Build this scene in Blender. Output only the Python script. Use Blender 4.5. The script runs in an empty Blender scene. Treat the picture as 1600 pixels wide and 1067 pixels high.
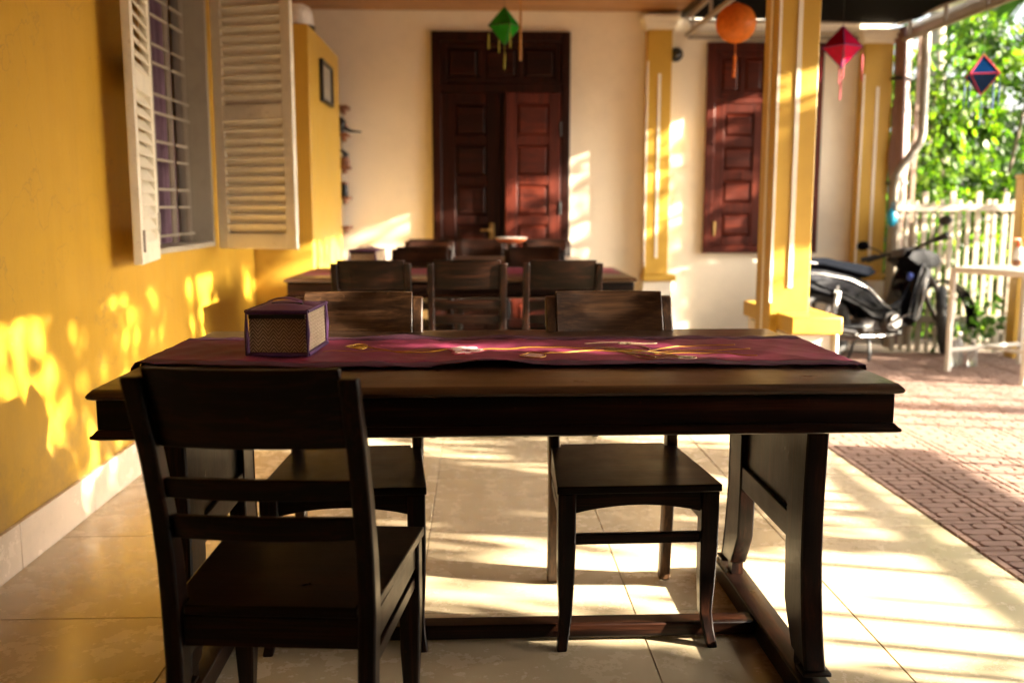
import bpy, bmesh, math, random
from math import sin, cos, pi, radians as R, sqrt, atan2, hypot
from mathutils import Vector, Matrix, Euler
random.seed(7)
D = bpy.data
S = bpy.context.scene
COL = S.collection
# ------------------------------------------------------------------ camera, world, sun, exposure
cam_d = D.cameras.new('camera'); cam = D.objects.new('camera', cam_d); COL.objects.link(cam); S.camera = cam
cam.location = (0, 0, 1.17)
cam.rotation_euler = (R(90 - 8.007), 0, R(-2.079))
cam_d.sensor_width = 36; cam_d.lens = 33.75
cam_d.clip_start = .05; cam_d.clip_end = 600
cam_d.dof.use_dof = True; cam_d.dof.focus_distance = 2.35; cam_d.dof.aperture_fstop = 2.3; cam_d.dof.aperture_blades = 9
SUN_AZ, SUN_EL = R(15), R(18.2)
W = D.worlds.new('World'); S.world = W; W.use_nodes = True
nt = W.node_tree; nt.nodes.clear()
wo = nt.nodes.new('ShaderNodeOutputWorld'); bg = nt.nodes.new('ShaderNodeBackground'); sk = nt.nodes.new('ShaderNodeTexSky')
sk.sky_type = 'NISHITA'; sk.sun_disc = False; sk.sun_elevation = SUN_EL; sk.sun_rotation = R(90) + SUN_AZ
sk.air_density = 1.0; sk.dust_density = 6.0; sk.ozone_density = .5
bg.inputs['Strength'].default_value = .085
hs_ = nt.nodes.new('ShaderNodeHueSaturation'); hs_.inputs['Saturation'].default_value = .45; nt.links.new(sk.outputs[0], hs_.inputs['Color'])
nt.links.new(hs_.outputs[0], bg.inputs[0]); nt.links.new(bg.outputs[0], wo.inputs[0])
sl = D.lights.new('sun', 'SUN'); sun = D.objects.new('sun', sl); COL.objects.link(sun)
sl.energy = 5.0; sl.angle = R(.53); sl.color = (1.0, .88, .69)
to_sun = Vector((cos(SUN_AZ) * cos(SUN_EL), -sin(SUN_AZ) * cos(SUN_EL), sin(SUN_EL)))
sun.rotation_euler = to_sun.to_track_quat('Z', 'Y').to_euler()
sun.location = (12, -3, 6)
S.view_settings.view_transform = 'Standard'; S.view_settings.look = 'None'
S.view_settings.exposure = 3.55; S.view_settings.gamma = 1
S.render.engine = 'CYCLES'
try:
    S.cycles.use_denoising = True; S.cycles.max_bounces = 10; S.cycles.diffuse_bounces = 6; S.cycles.glossy_bounces = 4
    S.cycles.transparent_max_bounces = 8; S.cycles.sample_clamp_indirect = 8
except Exception: pass

# ------------------------------------------------------------------ materials
class N:
    def __init__(s, name):
        s.m = D.materials.new(name); s.m.use_nodes = True; s.t = s.m.node_tree; s.t.nodes.clear()
        s.out = s.n('ShaderNodeOutputMaterial')
    def n(s, typ, **kw):
        x = s.t.nodes.new(typ)
        for k, v in kw.items(): setattr(x, k, v)
        return x
    def l(s, a, b): s.t.links.new(a, b)
    def val(s, sock, v):
        if hasattr(v, 'is_linked') or hasattr(v, 'links'): s.l(v, sock)
        else: sock.default_value = v
    def math(s, op, a, b=0.0, c=None):
        x = s.n('ShaderNodeMath', operation=op); s.val(x.inputs[0], a); s.val(x.inputs[1], b)
        if c is not None: s.val(x.inputs[2], c)
        return x.outputs[0]
    def coord(s, scale=(1, 1, 1), rnd=True, which='Object'):
        tc = s.n('ShaderNodeTexCoord'); mp = s.n('ShaderNodeMapping'); mp.inputs['Scale'].default_value = scale
        src = tc.outputs[which]
        if rnd:
            oi = s.n('ShaderNodeObjectInfo'); add = s.n('ShaderNodeVectorMath', operation='MULTIPLY_ADD')
            cmb = s.n('ShaderNodeCombineXYZ')
            for i in range(3): s.l(oi.outputs['Random'], cmb.inputs[i])
            add.inputs[1].default_value = (13.1, 7.7, 9.3)
            s.l(cmb.outputs[0], add.inputs[0]); s.l(src, add.inputs[2]); src = add.outputs[0]
        s.l(src, mp.inputs[0]); return mp.outputs[0]
    def noise(s, vec, scale, detail=5, rough=.55, dist=0):
        x = s.n('ShaderNodeTexNoise'); x.inputs['Scale'].default_value = scale; x.inputs['Detail'].default_value = detail
        x.inputs['Roughness'].default_value = rough; x.inputs['Distortion'].default_value = dist
        s.l(vec, x.inputs['Vector']); return x.outputs[0]
    def ramp(s, fac, stops):
        x = s.n('ShaderNodeValToRGB'); cr = x.color_ramp
        while len(cr.elements) < len(stops): cr.elements.new(.5)
        for e, (p, c) in zip(cr.elements, stops):
            e.position = p; e.color = (c[0], c[1], c[2], 1) if hasattr(c, '__len__') else (c, c, c, 1)
        s.l(fac, x.inputs[0]); return x.outputs[0]
    def mix(s, fac, a, b, mode='MIX'):
        x = s.n('ShaderNodeMix', data_type='RGBA', blend_type=mode)
        s.val(x.inputs[0], fac)
        for i, v in ((6, a), (7, b)):
            if isinstance(v, tuple): x.inputs[i].default_value = (v[0], v[1], v[2], 1)
            else: s.l(v, x.inputs[i])
        return x.outputs[2]
    def bsdf(s, col, rough=.5, metal=0, coat=0, bump=None, bstr=.2, bdist=.002, sheen=0, spec=.5, trans=0):
        p = s.n('ShaderNodeBsdfPrincipled')
        if isinstance(col, tuple): p.inputs['Base Color'].default_value = (col[0], col[1], col[2], 1)
        else: s.l(col, p.inputs['Base Color'])
        s.val(p.inputs['Roughness'], rough); p.inputs['Metallic'].default_value = metal
        p.inputs['Coat Weight'].default_value = coat; p.inputs['Coat Roughness'].default_value = .18
        p.inputs['Sheen Weight'].default_value = sheen; p.inputs['Specular IOR Level'].default_value = spec
        p.inputs['Transmission Weight'].default_value = trans
        if bump is not None:
            b = s.n('ShaderNodeBump'); b.inputs['Strength'].default_value = bstr; b.inputs['Distance'].default_value = bdist
            s.l(bump, b.inputs['Height']); s.l(b.outputs[0], p.inputs['Normal'])
        s.l(p.outputs[0], s.out.inputs[0]); s.p = p; return s.m

def wood(name, axis, c0, c1, c2, rough=.36, coat=.35, fine=170, spec=.5):
    k = N(name); sc = [fine] * 3; sc['xyz'.index(axis)] = fine * .03
    v = k.coord(tuple(sc)); v2 = k.coord((1, 1, 1))
    g = k.noise(v, 1.0, 6, .62, .6)
    sc2 = [s * .16 for s in sc]
    g2 = k.noise(k.coord(tuple(sc2)), 1.0, 3, .5, 1.3)
    big = k.noise(v2, 2.3, 3)
    f = k.math('ADD', k.math('MULTIPLY', g, .5), k.math('MULTIPLY', g2, .5))
    c = k.ramp(f, [(.38, c0), (.50, c1), (.64, c2)])
    c = k.mix(k.ramp(big, [(.35, 0.0), (.75, .55)]), c, tuple(x * .55 for x in c1))
    spots = k.noise(v2, 55, 4, .7)
    c = k.mix(k.ramp(spots, [(.66, 0.0), (.74, .6)]), c, (c2[0] * 1.8, c2[1] * 1.9, c2[2] * 2))
    ro = k.math('ADD', k.math('MULTIPLY', k.noise(v2, 9, 5, .65), .30), rough - .14)
    ro = k.math('ADD', ro, k.math('MULTIPLY', g, .12))
    return k.bsdf(c, ro, coat=coat, bump=f, bstr=.5, bdist=.0010, spec=spec)
LITW = {a: wood('lit_brown_wood_' + a, a, (.012, .005, .002), (.045, .020, .008), (.13, .062, .026), rough=.33, coat=.05, spec=.4) for a in 'xz'}  # lit copy of the dark wood: sun on the chair backs put into colour
DK = ((.0012, .0005, .0003), (.0070, .0021, .0010), (.038, .0118, .0050))
DW = {a: wood('dark_wood_' + a, a, *DK, rough=.27, coat=.0, spec=.24) for a in 'xyz'}
TOPW = wood('table_top_wood', 'x', (.014, .0062, .0026), (.048, .021, .009), (.105, .050, .022), rough=.27, coat=.25, fine=150, spec=.5)
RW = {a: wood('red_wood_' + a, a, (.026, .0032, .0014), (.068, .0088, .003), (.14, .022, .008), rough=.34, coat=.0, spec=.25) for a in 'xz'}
RWD = {a: wood('shaded_red_wood_' + a, a, (.005, .001, .0006), (.016, .0028, .0013), (.045, .008, .0035), rough=.36, coat=.0, spec=.2) for a in 'xz'}  # shaded copy of the red wood: the closed leaf's dark reflections painted in
CEILW = wood('ceiling_wood', 'x', (.26, .115, .035), (.44, .21, .065), (.55, .29, .10), rough=.4, coat=.2, fine=60)
SHW = wood('shelf_wood', 'x', (.15, .05, .02), (.24, .09, .035), (.32, .13, .06), rough=.5, coat=.1)

def paint(name, col, var=.12, rough=.5, bstr=.15, scale=1.6, dirt=None, streak=False, coat=0, grime=None):
    k = N(name); v = k.coord((1, 1, 1), which='Object')
    n1 = k.noise(v, scale, 5, .6); n2 = k.noise(v, 60, 3, .6); n3 = k.noise(v, 9, 5, .65)
    lo = tuple(c * (1 - var * 1.6) for c in col); hi = tuple(min(1, c * (1 + var * .6)) for c in col)
    c = k.ramp(k.math('ADD', k.math('MULTIPLY', n1, .6), k.math('MULTIPLY', n3, .4)), [(.3, lo), (.5, col), (.7, hi)])
    if dirt: c = k.mix(k.ramp(k.noise(v, 23, 6, .75), [(.60, 0.0), (.74, .75)]), c, dirt)
    if streak:
        st = k.noise(k.coord((18, 18, .9)), 1, 4, .6)
        c = k.mix(k.ramp(st, [(.45, 0.0), (.8, .35)]), c, tuple(x * .72 for x in col))
    if grime:   # scuffs and splash marks low on the wall, faded patches and hairline cracks
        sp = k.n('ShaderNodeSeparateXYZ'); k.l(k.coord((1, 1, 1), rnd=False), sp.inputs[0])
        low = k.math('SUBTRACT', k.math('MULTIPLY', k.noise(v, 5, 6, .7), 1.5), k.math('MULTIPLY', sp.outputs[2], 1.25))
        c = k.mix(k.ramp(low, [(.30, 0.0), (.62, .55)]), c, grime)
        vo = k.n('ShaderNodeTexVoronoi', feature='DISTANCE_TO_EDGE'); vo.inputs['Scale'].default_value = 1.3
        wv = k.n('ShaderNodeVectorMath', operation='ADD'); nn = k.n('ShaderNodeTexNoise'); nn.inputs['Scale'].default_value = 3; nn.inputs['Detail'].default_value = 6
        k.l(v, nn.inputs['Vector']); k.l(v, wv.inputs[0]); k.l(nn.outputs['Color'], wv.inputs[1]); k.l(wv.outputs[0], vo.inputs['Vector'])
        c = k.mix(k.math('MULTIPLY', k.ramp(vo.outputs[0], [(.0, 1.0), (.006, 0.0)]), .45), c, grime)
        c = k.mix(k.ramp(k.noise(v, .9, 4, .6), [(.50, 0.0), (.68, .30)]), c, tuple(min(1, q * 1.25 + .02) for q in col))
        c = k.mix(k.ramp(k.noise(v, 46, 2, .5), [(.76, 0.0), (.80, .8)]), c, (.25, .16, .08))
    ro = k.math('ADD', k.math('MULTIPLY', n3, .25), rough - .12)
    return k.bsdf(c, ro, bump=k.math('ADD', n2, k.math('MULTIPLY', n3, 1.5)), bstr=bstr, bdist=.003, coat=coat)
YEL = paint('yellow_wall_paint', (.47, .262, .021), .10, .42, .22, streak=True, dirt=(.33, .20, .05), grime=(.20, .125, .05))
YEL2 = paint('yellow_column_paint', (.52, .31, .038), .10, .45, .15, dirt=(.45, .27, .06))
CREAM = paint('cream_wall_paint', (.86, .765, .61), .06, .55, .12)
WHT = paint('white_plaster', (.80, .74, .63), .06, .5, .1)
BASEM = paint('baseboard_tile', (.62, .50, .38), .12, .25, .05, scale=5, dirt=(.40, .28, .18))
SHUT = paint('shutter_paint', (.74, .68, .54), .10, .45, .15, scale=6, dirt=(.36, .29, .18))
JAMB = paint('window_jamb_paint', (.36, .32, .25), .12, .4, .1, scale=6, streak=True)
BARM = paint('window_bar_paint', (.33, .28, .21), .1, .4, .05, scale=12, dirt=(.3, .2, .12))
FENCE = paint('picket_paint', (.42, .36, .28), .12, .55, .2, scale=6, dirt=(.42, .36, .26), streak=True)
WMET = paint('white_metal', (.58, .54, .48), .06, .35, .03, scale=8, dirt=(.45, .35, .26))
STEEL = paint('awning_steel', (.30, .25, .20), .15, .42, .05, scale=8, dirt=(.20, .13, .08))
GUTTER = paint('gutter_metal', (.26, .19, .14), .15, .4, .05, scale=5, dirt=(.14, .09, .06))
TARP = paint('brown_tarp', (.20, .105, .085), .15, .38, .3, scale=6, streak=True)
PIPE = paint('pipe_plastic', (.24, .215, .18), .06, .35, .03, scale=9, dirt=(.5, .42, .3))
SOIL = paint('soil', (.10, .07, .045), .3, .9, .6, scale=8)
WALLB = paint('yard_block_plaster', (.55, .45, .33), .12, .8, .2)

def simple(name, col, rough=.5, metal=0, coat=0, spec=.5, nz=30, amt=.12, trans=0):
    k = N(name); v = k.coord(); n = k.noise(v, nz, 4)
    c = k.ramp(n, [(.3, tuple(x * (1 - amt) for x in col)), (.7, tuple(min(1, x * (1 + amt)) for x in col))])
    return k.bsdf(c, k.math('ADD', k.math('MULTIPLY', n, .15), rough - .07), metal=metal, coat=coat, bump=n, bstr=.05, spec=spec, trans=trans)
BLK = simple('black_plastic', (.012, .012, .013), .45)
BLKG = simple('black_gloss_paint', (.003, .003, .004), .12, spec=.14, nz=3, amt=.05)
BLKG.node_tree.nodes['Bump'].inputs['Strength'].default_value = 0
SEATM = simple('black_vinyl', (.005, .006, .009), .8, nz=160, amt=.3, spec=.01)
RUB = simple('tyre_rubber', (.018, .017, .016), .75)
CHR = simple('chrome', (.30, .28, .26), .2, metal=1)
ALU = simple('engine_aluminium', (.10, .092, .085), .34, metal=.9)
GREYM = simple('grey_plastic', (.07, .06, .055), .5, spec=.2)
BRASS = simple('brass', (.62, .42, .16), .32, metal=1)
BLUEP = simple('blue_plastic', (.01, .25, .42), .35)
REDP = simple('red_orange_plastic', (.75, .10, .03), .35)
ORP = simple('orange_plastic', (.70, .17, .05), .35)
WPL = simple('white_plastic', (.78, .75, .70), .35)
AWN = simple('awning_net', (.005, .005, .005), .9, nz=300, amt=.4, spec=.05)
GOLDT = simple('gold_thread', (.62, .34, .03), .35, nz=400, amt=.3, metal=.2)
PALET = simple('pale_thread', (.60, .50, .30), .5, nz=400, amt=.3)
BAMB = simple('bamboo_stick', (.42, .20, .05), .4)
YTAS = simple('olive_yellow_tassel', (.30, .30, .04), .7, nz=200, amt=.3)
PINK = simple('pink_satin', (.55, .03, .08), .45, nz=120)
PINKW = simple('white_pink_satin', (.80, .58, .55), .4, nz=120)
BIND = simple('purple_binding', (.065, .018, .080), .5, nz=500, amt=.35)
SATIN = simple('purple_satin', (.13, .05, .13), .33, nz=300, amt=.15)
GREYD = simple('grey_print', (.30, .27, .22), .4)
DKGLASS = simple('dark_glass', (.02, .02, .022), .08, spec=.8)
CLEAR = simple('clear_plastic', (.80, .82, .80), .12, trans=.85)
ROOMD = simple('dark_room', (.05, .035, .03), .9)

def cloth(name, col, hem=False, sheen=0, rough=.55):
    k = N(name); v = k.coord((1, 1, 1), rnd=False)
    n = k.noise(v, 7, 5, .6); w = k.noise(k.coord((90, 900, 300), rnd=False), 1, 2)
    c = k.ramp(n, [(.3, tuple(x * .75 for x in col)), (.7, tuple(x * 1.2 for x in col))])
    c = k.mix(.25, c, w, 'MULTIPLY')
    return k.bsdf(c, rough, bump=w, bstr=.2, bdist=.0004, sheen=sheen, spec=.3)
PLUM = cloth('plum_satin', (.23, .030, .075), rough=.5, sheen=0)
HEM = cloth('plum_velvet_hem', (.085, .020, .045), rough=.8, sheen=0)
CURT = cloth('mauve_curtain', (.17, .095, .135), rough=.7)

def paper(name, col, tr=.5):
    k = N(name); v = k.coord(); n = k.noise(v, 40, 4)
    c = k.ramp(n, [(.3, tuple(x * .8 for x in col)), (.7, tuple(min(1, x * 1.1) for x in col))])
    d = k.n('ShaderNodeBsdfDiffuse'); t = k.n('ShaderNodeBsdfTranslucent'); g = k.n('ShaderNodeBsdfGlossy'); g.inputs['Roughness'].default_value = .35
    k.l(c, d.inputs[0]); k.l(c, t.inputs[0])
    m = k.n('ShaderNodeMixShader'); m.inputs[0].default_value = tr; k.l(d.outputs[0], m.inputs[1]); k.l(t.outputs[0], m.inputs[2])
    m2 = k.n('ShaderNodeMixShader'); m2.inputs[0].default_value = .015; k.l(m.outputs[0], m2.inputs[1]); k.l(g.outputs[0], m2.inputs[2])
    k.l(m2.outputs[0], k.out.inputs[0]); return k.m
GRN = paper('green_paper', (.03, .50, .03), .6); ORG = paper('orange_paper', (.72, .21, .03), .35); RED = paper('red_paper', (.55, .006, .05), .35); BLU = paper('blue_paper', (.002, .026, .10), .08)

def leafm(name, cols, tr=.55):
    k = N(name); g = k.n('ShaderNodeNewGeometry')
    c = k.ramp(g.outputs['Random Per Island'], [(i / (len(cols) - 1), q) for i, q in enumerate(cols)])
    hs = k.mix(1.0, c, (1.5, 1.7, .6), 'MULTIPLY')
    d = k.n('ShaderNodeBsdfPrincipled'); d.inputs['Roughness'].default_value = .45; k.l(c, d.inputs['Base Color'])
    t = k.n('ShaderNodeBsdfTranslucent'); k.l(hs, t.inputs[0])
    m = k.n('ShaderNodeMixShader'); m.inputs[0].default_value = tr; k.l(d.outputs[0], m.inputs[1]); k.l(t.outputs[0], m.inputs[2])
    k.l(m.outputs[0], k.out.inputs[0]); return k.m
LEAF = leafm('vine_leaves', [(.015, .04, .006), (.045, .11, .009), (.12, .19, .011), (.03, .075, .008)], .5)
LEAFD = leafm('dark_leaves', [(.02, .05, .010), (.04, .09, .014), (.06, .12, .02)], .35)
LEAFO = leafm('tree_leaves', [(.03, .07, .012), (.05, .10, .015), (.07, .13, .02)], .35)
PALM = leafm('palm_leaves', [(.04, .10, .02), (.08, .16, .03), (.12, .2, .05)], .4)
BARK = paint('bark', (.16, .12, .085), .3, .85, .7, scale=12)
BARKP = paint('palm_bark', (.30, .26, .21), .2, .8, .6, scale=9)

def tilem(name, col, vein, rough, bstr=.1, rv_=.16):
    k = N(name); v = k.coord(); n = k.noise(v, 1.8, 6, .65, 1.2); n2 = k.noise(v, 11, 6, .7); n3 = k.noise(k.coord(rnd=False, which='Object'), 70, 2)
    c = k.ramp(n, [(.22, vein), (.52, col), (.78, tuple(min(1, x * 1.06) for x in col))])
    c = k.mix(k.ramp(n2, [(.60, 0.0), (.95, .12)]), c, tuple(x * .75 for x in vein))
    oi = k.n('ShaderNodeObjectInfo')
    c = k.mix(k.math('MULTIPLY', oi.outputs['Random'], rv_), c, tuple(x * .8 for x in col))
    spk = k.noise(v, 140, 2); c = k.mix(k.ramp(spk, [(.74, 0.0), (.80, .6)]), c, tuple(x * .45 for x in col))
    ro = k.math('ADD', k.math('MULTIPLY', n2, .28), rough - .12)
    return k.bsdf(c, ro, bump=k.math('ADD', n3, n2), bstr=bstr, bdist=.001)
CTILE = tilem('cream_floor_tile', (.57, .46, .30), (.50, .395, .25), .24, .06, .3)
RTILE = tilem('red_cement_tile', (.25, .150, .112), (.18, .10, .072), .8, .5, .8)
GROUT = paint('grout', (.27, .20, .13), .2, .9, .3, scale=20)
GROUTR = paint('red_groove', (.07, .022, .012), .2, .9, .3, scale=20)

def rattan():
    k = N('rattan_weave'); tc = k.n('ShaderNodeTexCoord'); sp = k.n('ShaderNodeSeparateXYZ'); k.l(tc.outputs['Object'], sp.inputs[0])
    u = k.math('ADD', sp.outputs[0], sp.outputs[1]); vv = sp.outputs[2]
    P_ = .026
    tri = k.math('MULTIPLY', k.math('ABSOLUTE', k.math('SUBTRACT', k.math('FRACT', k.math('DIVIDE', u, P_)), .5)), P_ * 1.25)
    s = k.math('FRACT', k.math('DIVIDE', k.math('ADD', vv, tri), .0095))
    s2 = k.math('FRACT', k.math('DIVIDE', u, .00125))
    h = k.math('PINGPONG', s, .5)
    c = k.ramp(s, [(0, (.06, .035, .018)), (.24, (.08, .048, .024)), (.38, (.62, .48, .31)), (.88, (.72, .57, .38)), (1, (.08, .048, .024))])
    c = k.mix(k.math('MULTIPLY', s2, .35), c, (.20, .13, .07))
    n = k.noise(tc.outputs['Object'], 60, 4); c = k.mix(k.ramp(n, [(.4, 0.0), (.8, .4)]), c, (.22, .14, .07))
    return k.bsdf(c, .42, bump=h, bstr=.6, bdist=.001)
RATT = rattan()

# ------------------------------------------------------------------ builders
class MB:
    def __init__(s): s.v = []; s.f = []
    def add(s, vs, fs):
        o = len(s.v); s.v += [tuple(p) for p in vs]; s.f += [tuple(i + o for i in f) for f in fs]; return s
    def box(s, x0, x1, y0, y1, z0, z1, mt=None):
        vs = [(x, y, z) for z in (z0, z1) for y in (y0, y1) for x in (x0, x1)]
        if mt: vs = [tuple(mt @ Vector(p)) for p in vs]
        return s.add(vs, [(0, 2, 3, 1), (4, 5, 7, 6), (0, 1, 5, 4), (1, 3, 7, 5), (3, 2, 6, 7), (2, 0, 4, 6)])
    def loft(s, rings, cap=True, closed=False):
        n = len(rings[0]); vs = [p for r in rings for p in r]; fs = []
        m = len(rings)
        for i in range(m if closed else m - 1):
            a, b = i * n, ((i + 1) % m) * n
            for j in range(n): fs.append((a + j, a + (j + 1) % n, b + (j + 1) % n, b + j))
        if cap and not closed: fs.append(tuple(reversed(range(n)))); fs.append(tuple((m - 1) * n + j for j in range(n)))
        return s.add(vs, fs)
    def tube(s, path, r, n=8, cap=True):
        P = [Vector(p) for p in path]; rings = []; up = Vector((0, 0, 1)); prev = None
        for i, p in enumerate(P):
            t = (P[min(i + 1, len(P) - 1)] - P[max(i - 1, 0)]).normalized()
            if prev is None:
                a = t.cross(up); a = a if a.length > .05 else t.cross(Vector((1, 0, 0)))
            else: a = prev - t * prev.dot(t)
            a.normalize(); prev = a; b = t.cross(a)
            rr = r[i] if isinstance(r, (list, tuple)) else r
            rings.append([tuple(p + a * cos(2 * pi * k / n) * rr + b * sin(2 * pi * k / n) * rr) for k in range(n)])
        return s.loft(rings, cap)
    def prism(s, poly, axis, a, b):
        def q(p, t):
            return (t, p[0], p[1]) if axis == 'x' else ((p[0], t, p[1]) if axis == 'y' else (p[0], p[1], t))
        n = len(poly); vs = [q(p, a) for p in poly] + [q(p, b) for p in poly]
        fs = [tuple(range(n)), tuple(reversed(range(n, 2 * n)))] + [(i, n + i, n + (i + 1) % n, (i + 1) % n) for i in range(n)]
        return s.add(vs, fs)
    def lathe(s, prof, n=16, c=(0, 0, 0), axis='z', sc=(1, 1)):
        rings = []
        for r, z in prof:
            ring = []
            for k in range(n):
                a = 2 * pi * k / n; x, y = r * cos(a) * sc[0], r * sin(a) * sc[1]
                ring.append((c[0] + x, c[1] + y, c[2] + z) if axis == 'z' else ((c[0] + x, c[1] + z, c[2] + y) if axis == 'y' else (c[0] + z, c[1] + x, c[2] + y)))
            rings.append(ring)
        return s.loft(rings)
    def torus(s, R_, r, c, axis='y', n=36, m=10, sq=1.0):
        rings = []
        for i in range(n):
            a = 2 * pi * i / n; ring = []
            for j in range(m):
                b = 2 * pi * j / m; rr = R_ + r * cos(b); h = r * sin(b) * sq
                ring.append((c[0] + rr * cos(a), c[1] + h, c[2] + rr * sin(a)))
            rings.append(ring)
        return s.loft(rings, closed=True)
    def ball(s, c, rx, ry, rz, n=14, m=9):
        rings = []
        for i in range(m):
            t = pi * (i + .02) / (m - 1 + .04); z = -cos(t); q = max(sin(t), .02)
            rings.append([(c[0] + rx * q * cos(2 * pi * k / n), c[1] + ry * q * sin(2 * pi * k / n), c[2] + rz * z) for k in range(n)])
        return s.loft(rings)
    def build(s, name, mat, parent=None, bevel=0, smooth=False, seg=2, kind=None, fix=True):
        me = D.meshes.new(name); me.from_pydata(s.v, [], s.f)
        if fix:
            bm = bmesh.new(); bm.from_mesh(me); bmesh.ops.recalc_face_normals(bm, faces=bm.faces); bm.to_mesh(me); bm.free()
        me.materials.append(mat)
        if smooth or bevel:
            me.polygons.foreach_set('use_smooth', [True] * len(me.polygons))
            if smooth is not True:
                try: me.set_sharp_from_angle(angle=R(smooth if smooth else 40))
                except Exception: pass
        o = D.objects.new(name, me); COL.objects.link(o)
        if bevel:
            b = o.modifiers.new('bevel', 'BEVEL'); b.width = bevel; b.segments = seg; b.limit_method = 'ANGLE'; b.angle_limit = R(35); b.harden_normals = False
        if parent: o.parent = parent
        if kind: o['kind'] = kind
        return o
def link_mesh(name, me, parent, loc=(0, 0, 0), rot=(0, 0, 0), mods=None):
    o = D.objects.new(name, me); COL.objects.link(o); o.parent = parent; o.location = loc; o.rotation_euler = rot
    if mods:
        b = o.modifiers.new('bevel', 'BEVEL'); b.width = mods; b.segments = 1; b.limit_method = 'ANGLE'
    return o
def tag(o, label, cat, group=None):
    o['label'] = label; o['category'] = cat
    if group: o['group'] = group
    return o
def thing(name, label, cat, loc=(0, 0, 0), rz=0, group=None):
    o = D.objects.new(name, None); COL.objects.link(o); o.location = loc; o.rotation_euler = (0, 0, rz); o.empty_display_size = .1
    return tag(o, label, cat, group)
def structure(o): o['kind'] = 'structure'; return o
def copy_tree(o, parent=None):
    c = o.copy(); COL.objects.link(c)
    if parent: c.parent = parent
    for ch in list(o.children): copy_tree(ch, c)
    return c

# ------------------------------------------------------------------ ground, floor, paving
structure(MB().box(-150, 150, -150, 150, -.3, -.08).build('ground', SOIL))
fl = structure(MB().box(-1.62, 1.712, -3.6, 8.30, -.078, -.004).build('floor', GROUT))
tw, td, gp = .63, .70, .0017
XL = [-1.50, -.806, -.176, .454, 1.084, 1.710]
YL = [8.19]
y = 2.66 + td * 8 - .0
# cross joints measured at Y 2.66 and 3.36
YL = sorted([2.66 + td * k for k in range(-8, 8)] + [8.19])
YL = [q for q in YL if q <= 8.19]
for i in range(len(XL) - 1):
    for j in range(len(YL) - 1):
        if YL[j + 1] - YL[j] < .02: continue
        w_, d_ = (XL[i + 1] - XL[i]) / 2 - gp, (YL[j + 1] - YL[j]) / 2 - gp
        key = 'tile_%.3f_%.3f' % (w_, d_)
        me = D.meshes.get(key)
        if me is None:
            me = MB().box(-w_, w_, -d_, d_, -.01, 0)
            o = me.build('tile', CTILE, fl); me = o.data; me.name = key
        else:
            o = link_mesh('tile', me, fl)
        o.location = ((XL[i] + XL[i + 1]) / 2, (YL[j] + YL[j + 1]) / 2, 0)
        if not o.modifiers:
            b = o.modifiers.new('bevel', 'BEVEL'); b.width = .0012; b.segments = 1
pv = structure(MB().box(1.716, 5.6, -3.6, 7.62, -.078, -.014).build('pavement', GROUTR))
pv.location.z = .003
# decorated cement tile: raised cells divided by grooves
def paving_mesh(a, b):
    g = .0040; m = MB(); hh = -.002
    cells = []
    def stad(x0, x1, y0, y1, c):   # chamfered (rounded) long cell
        x0 += g; x1 -= g; y0 += g; y1 -= g; k = min(c, (y1 - y0) * .45)
        return [(x0 + k, y0), (x1 - k, y0), (x1 - k * .3, y0 + k * .3), (x1, y0 + k), (x1, y1 - k), (x1 - k * .3, y1 - k * .3), (x1 - k, y1), (x0 + k, y1), (x0 + k * .3, y1 - k * .3), (x0, y1 - k), (x0, y0 + k), (x0 + k * .3, y0 + k * .3)]
    def rect(x0, x1, y0, y1): return [(x0 + g, y0 + g), (x1 - g, y0 + g), (x1 - g, y1 - g), (x0 + g, y1 - g)]
    us = [0, .13, .40, .66, .86, 1]; vs_ = [0, .12, .30, .5, .70, .88, 1]
    U = [u * a for u in us]; V = [v * b for v in vs_]
    lay = [  # (u0,u1,v0,v1,stadium)
        (0, 2, 0, 1, 0), (2, 5, 0, 1, 0),
        (0, 1, 1, 2, 0), (1, 3, 1, 2, 1), (3, 4, 1, 2, 0), (4, 5, 1, 3, 0),
        (0, 1, 2, 3, 0), (1, 2, 2, 3, 0), (2, 4, 2, 3, 1),
        (0, 1, 3, 5, 0), (1, 3, 3, 4, 1), (3, 4, 3, 4, 0), (4, 5, 3, 4, 0),
        (1, 2, 4, 5, 0), (2, 4, 4, 5, 1), (4, 5, 4, 5, 0),
        (0, 3, 5, 6, 0), (3, 5, 5, 6, 0)]
    for u0, u1, v0, v1, st in lay:
        x0, x1, y0, y1 = U[u0], U[u1], V[v0], V[v1]
        p = stad(x0, x1, y0, y1, .018) if st else rect(x0, x1, y0, y1)
        p = [(q[0] - a / 2, q[1] - b / 2) for q in p]
        n = len(p); cx = sum(q[0] for q in p) / n; cy = sum(q[1] for q in p) / n
        top = [(cx + (q[0] - cx) * .97, cy + (q[1] - cy) * .95, 0) for q in p]; bot = [(q[0], q[1], -.012) for q in p]
        m.add(bot + top, [tuple(range(n, 2 * n))] + [(i, (i + 1) % n, n + (i + 1) % n, n + i) for i in range(n)])
    return m
pa, pb = .262, .318
X0p, Y0p = 1.716, 3.10 - 6 * pb
pm = None; far = MB()
mesh_p = paving_mesh(pa - .004, pb - .004)
cnt = 0; spots = []
for i in range(int((5.55 - X0p) / pa) + 1):
    for j in range(-4, 21):
        x = X0p + pa * (i + .5); yy = Y0p + pb * (j + .5)
        if yy > 7.5 or x > 5.5: continue
        near = (x / max(yy, .1) < .66) and 2.6 < yy < 7.2 and x < 4.6
        spots.append((0 if near else 1, hypot(x, yy), x, yy))
spots.sort()
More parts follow.
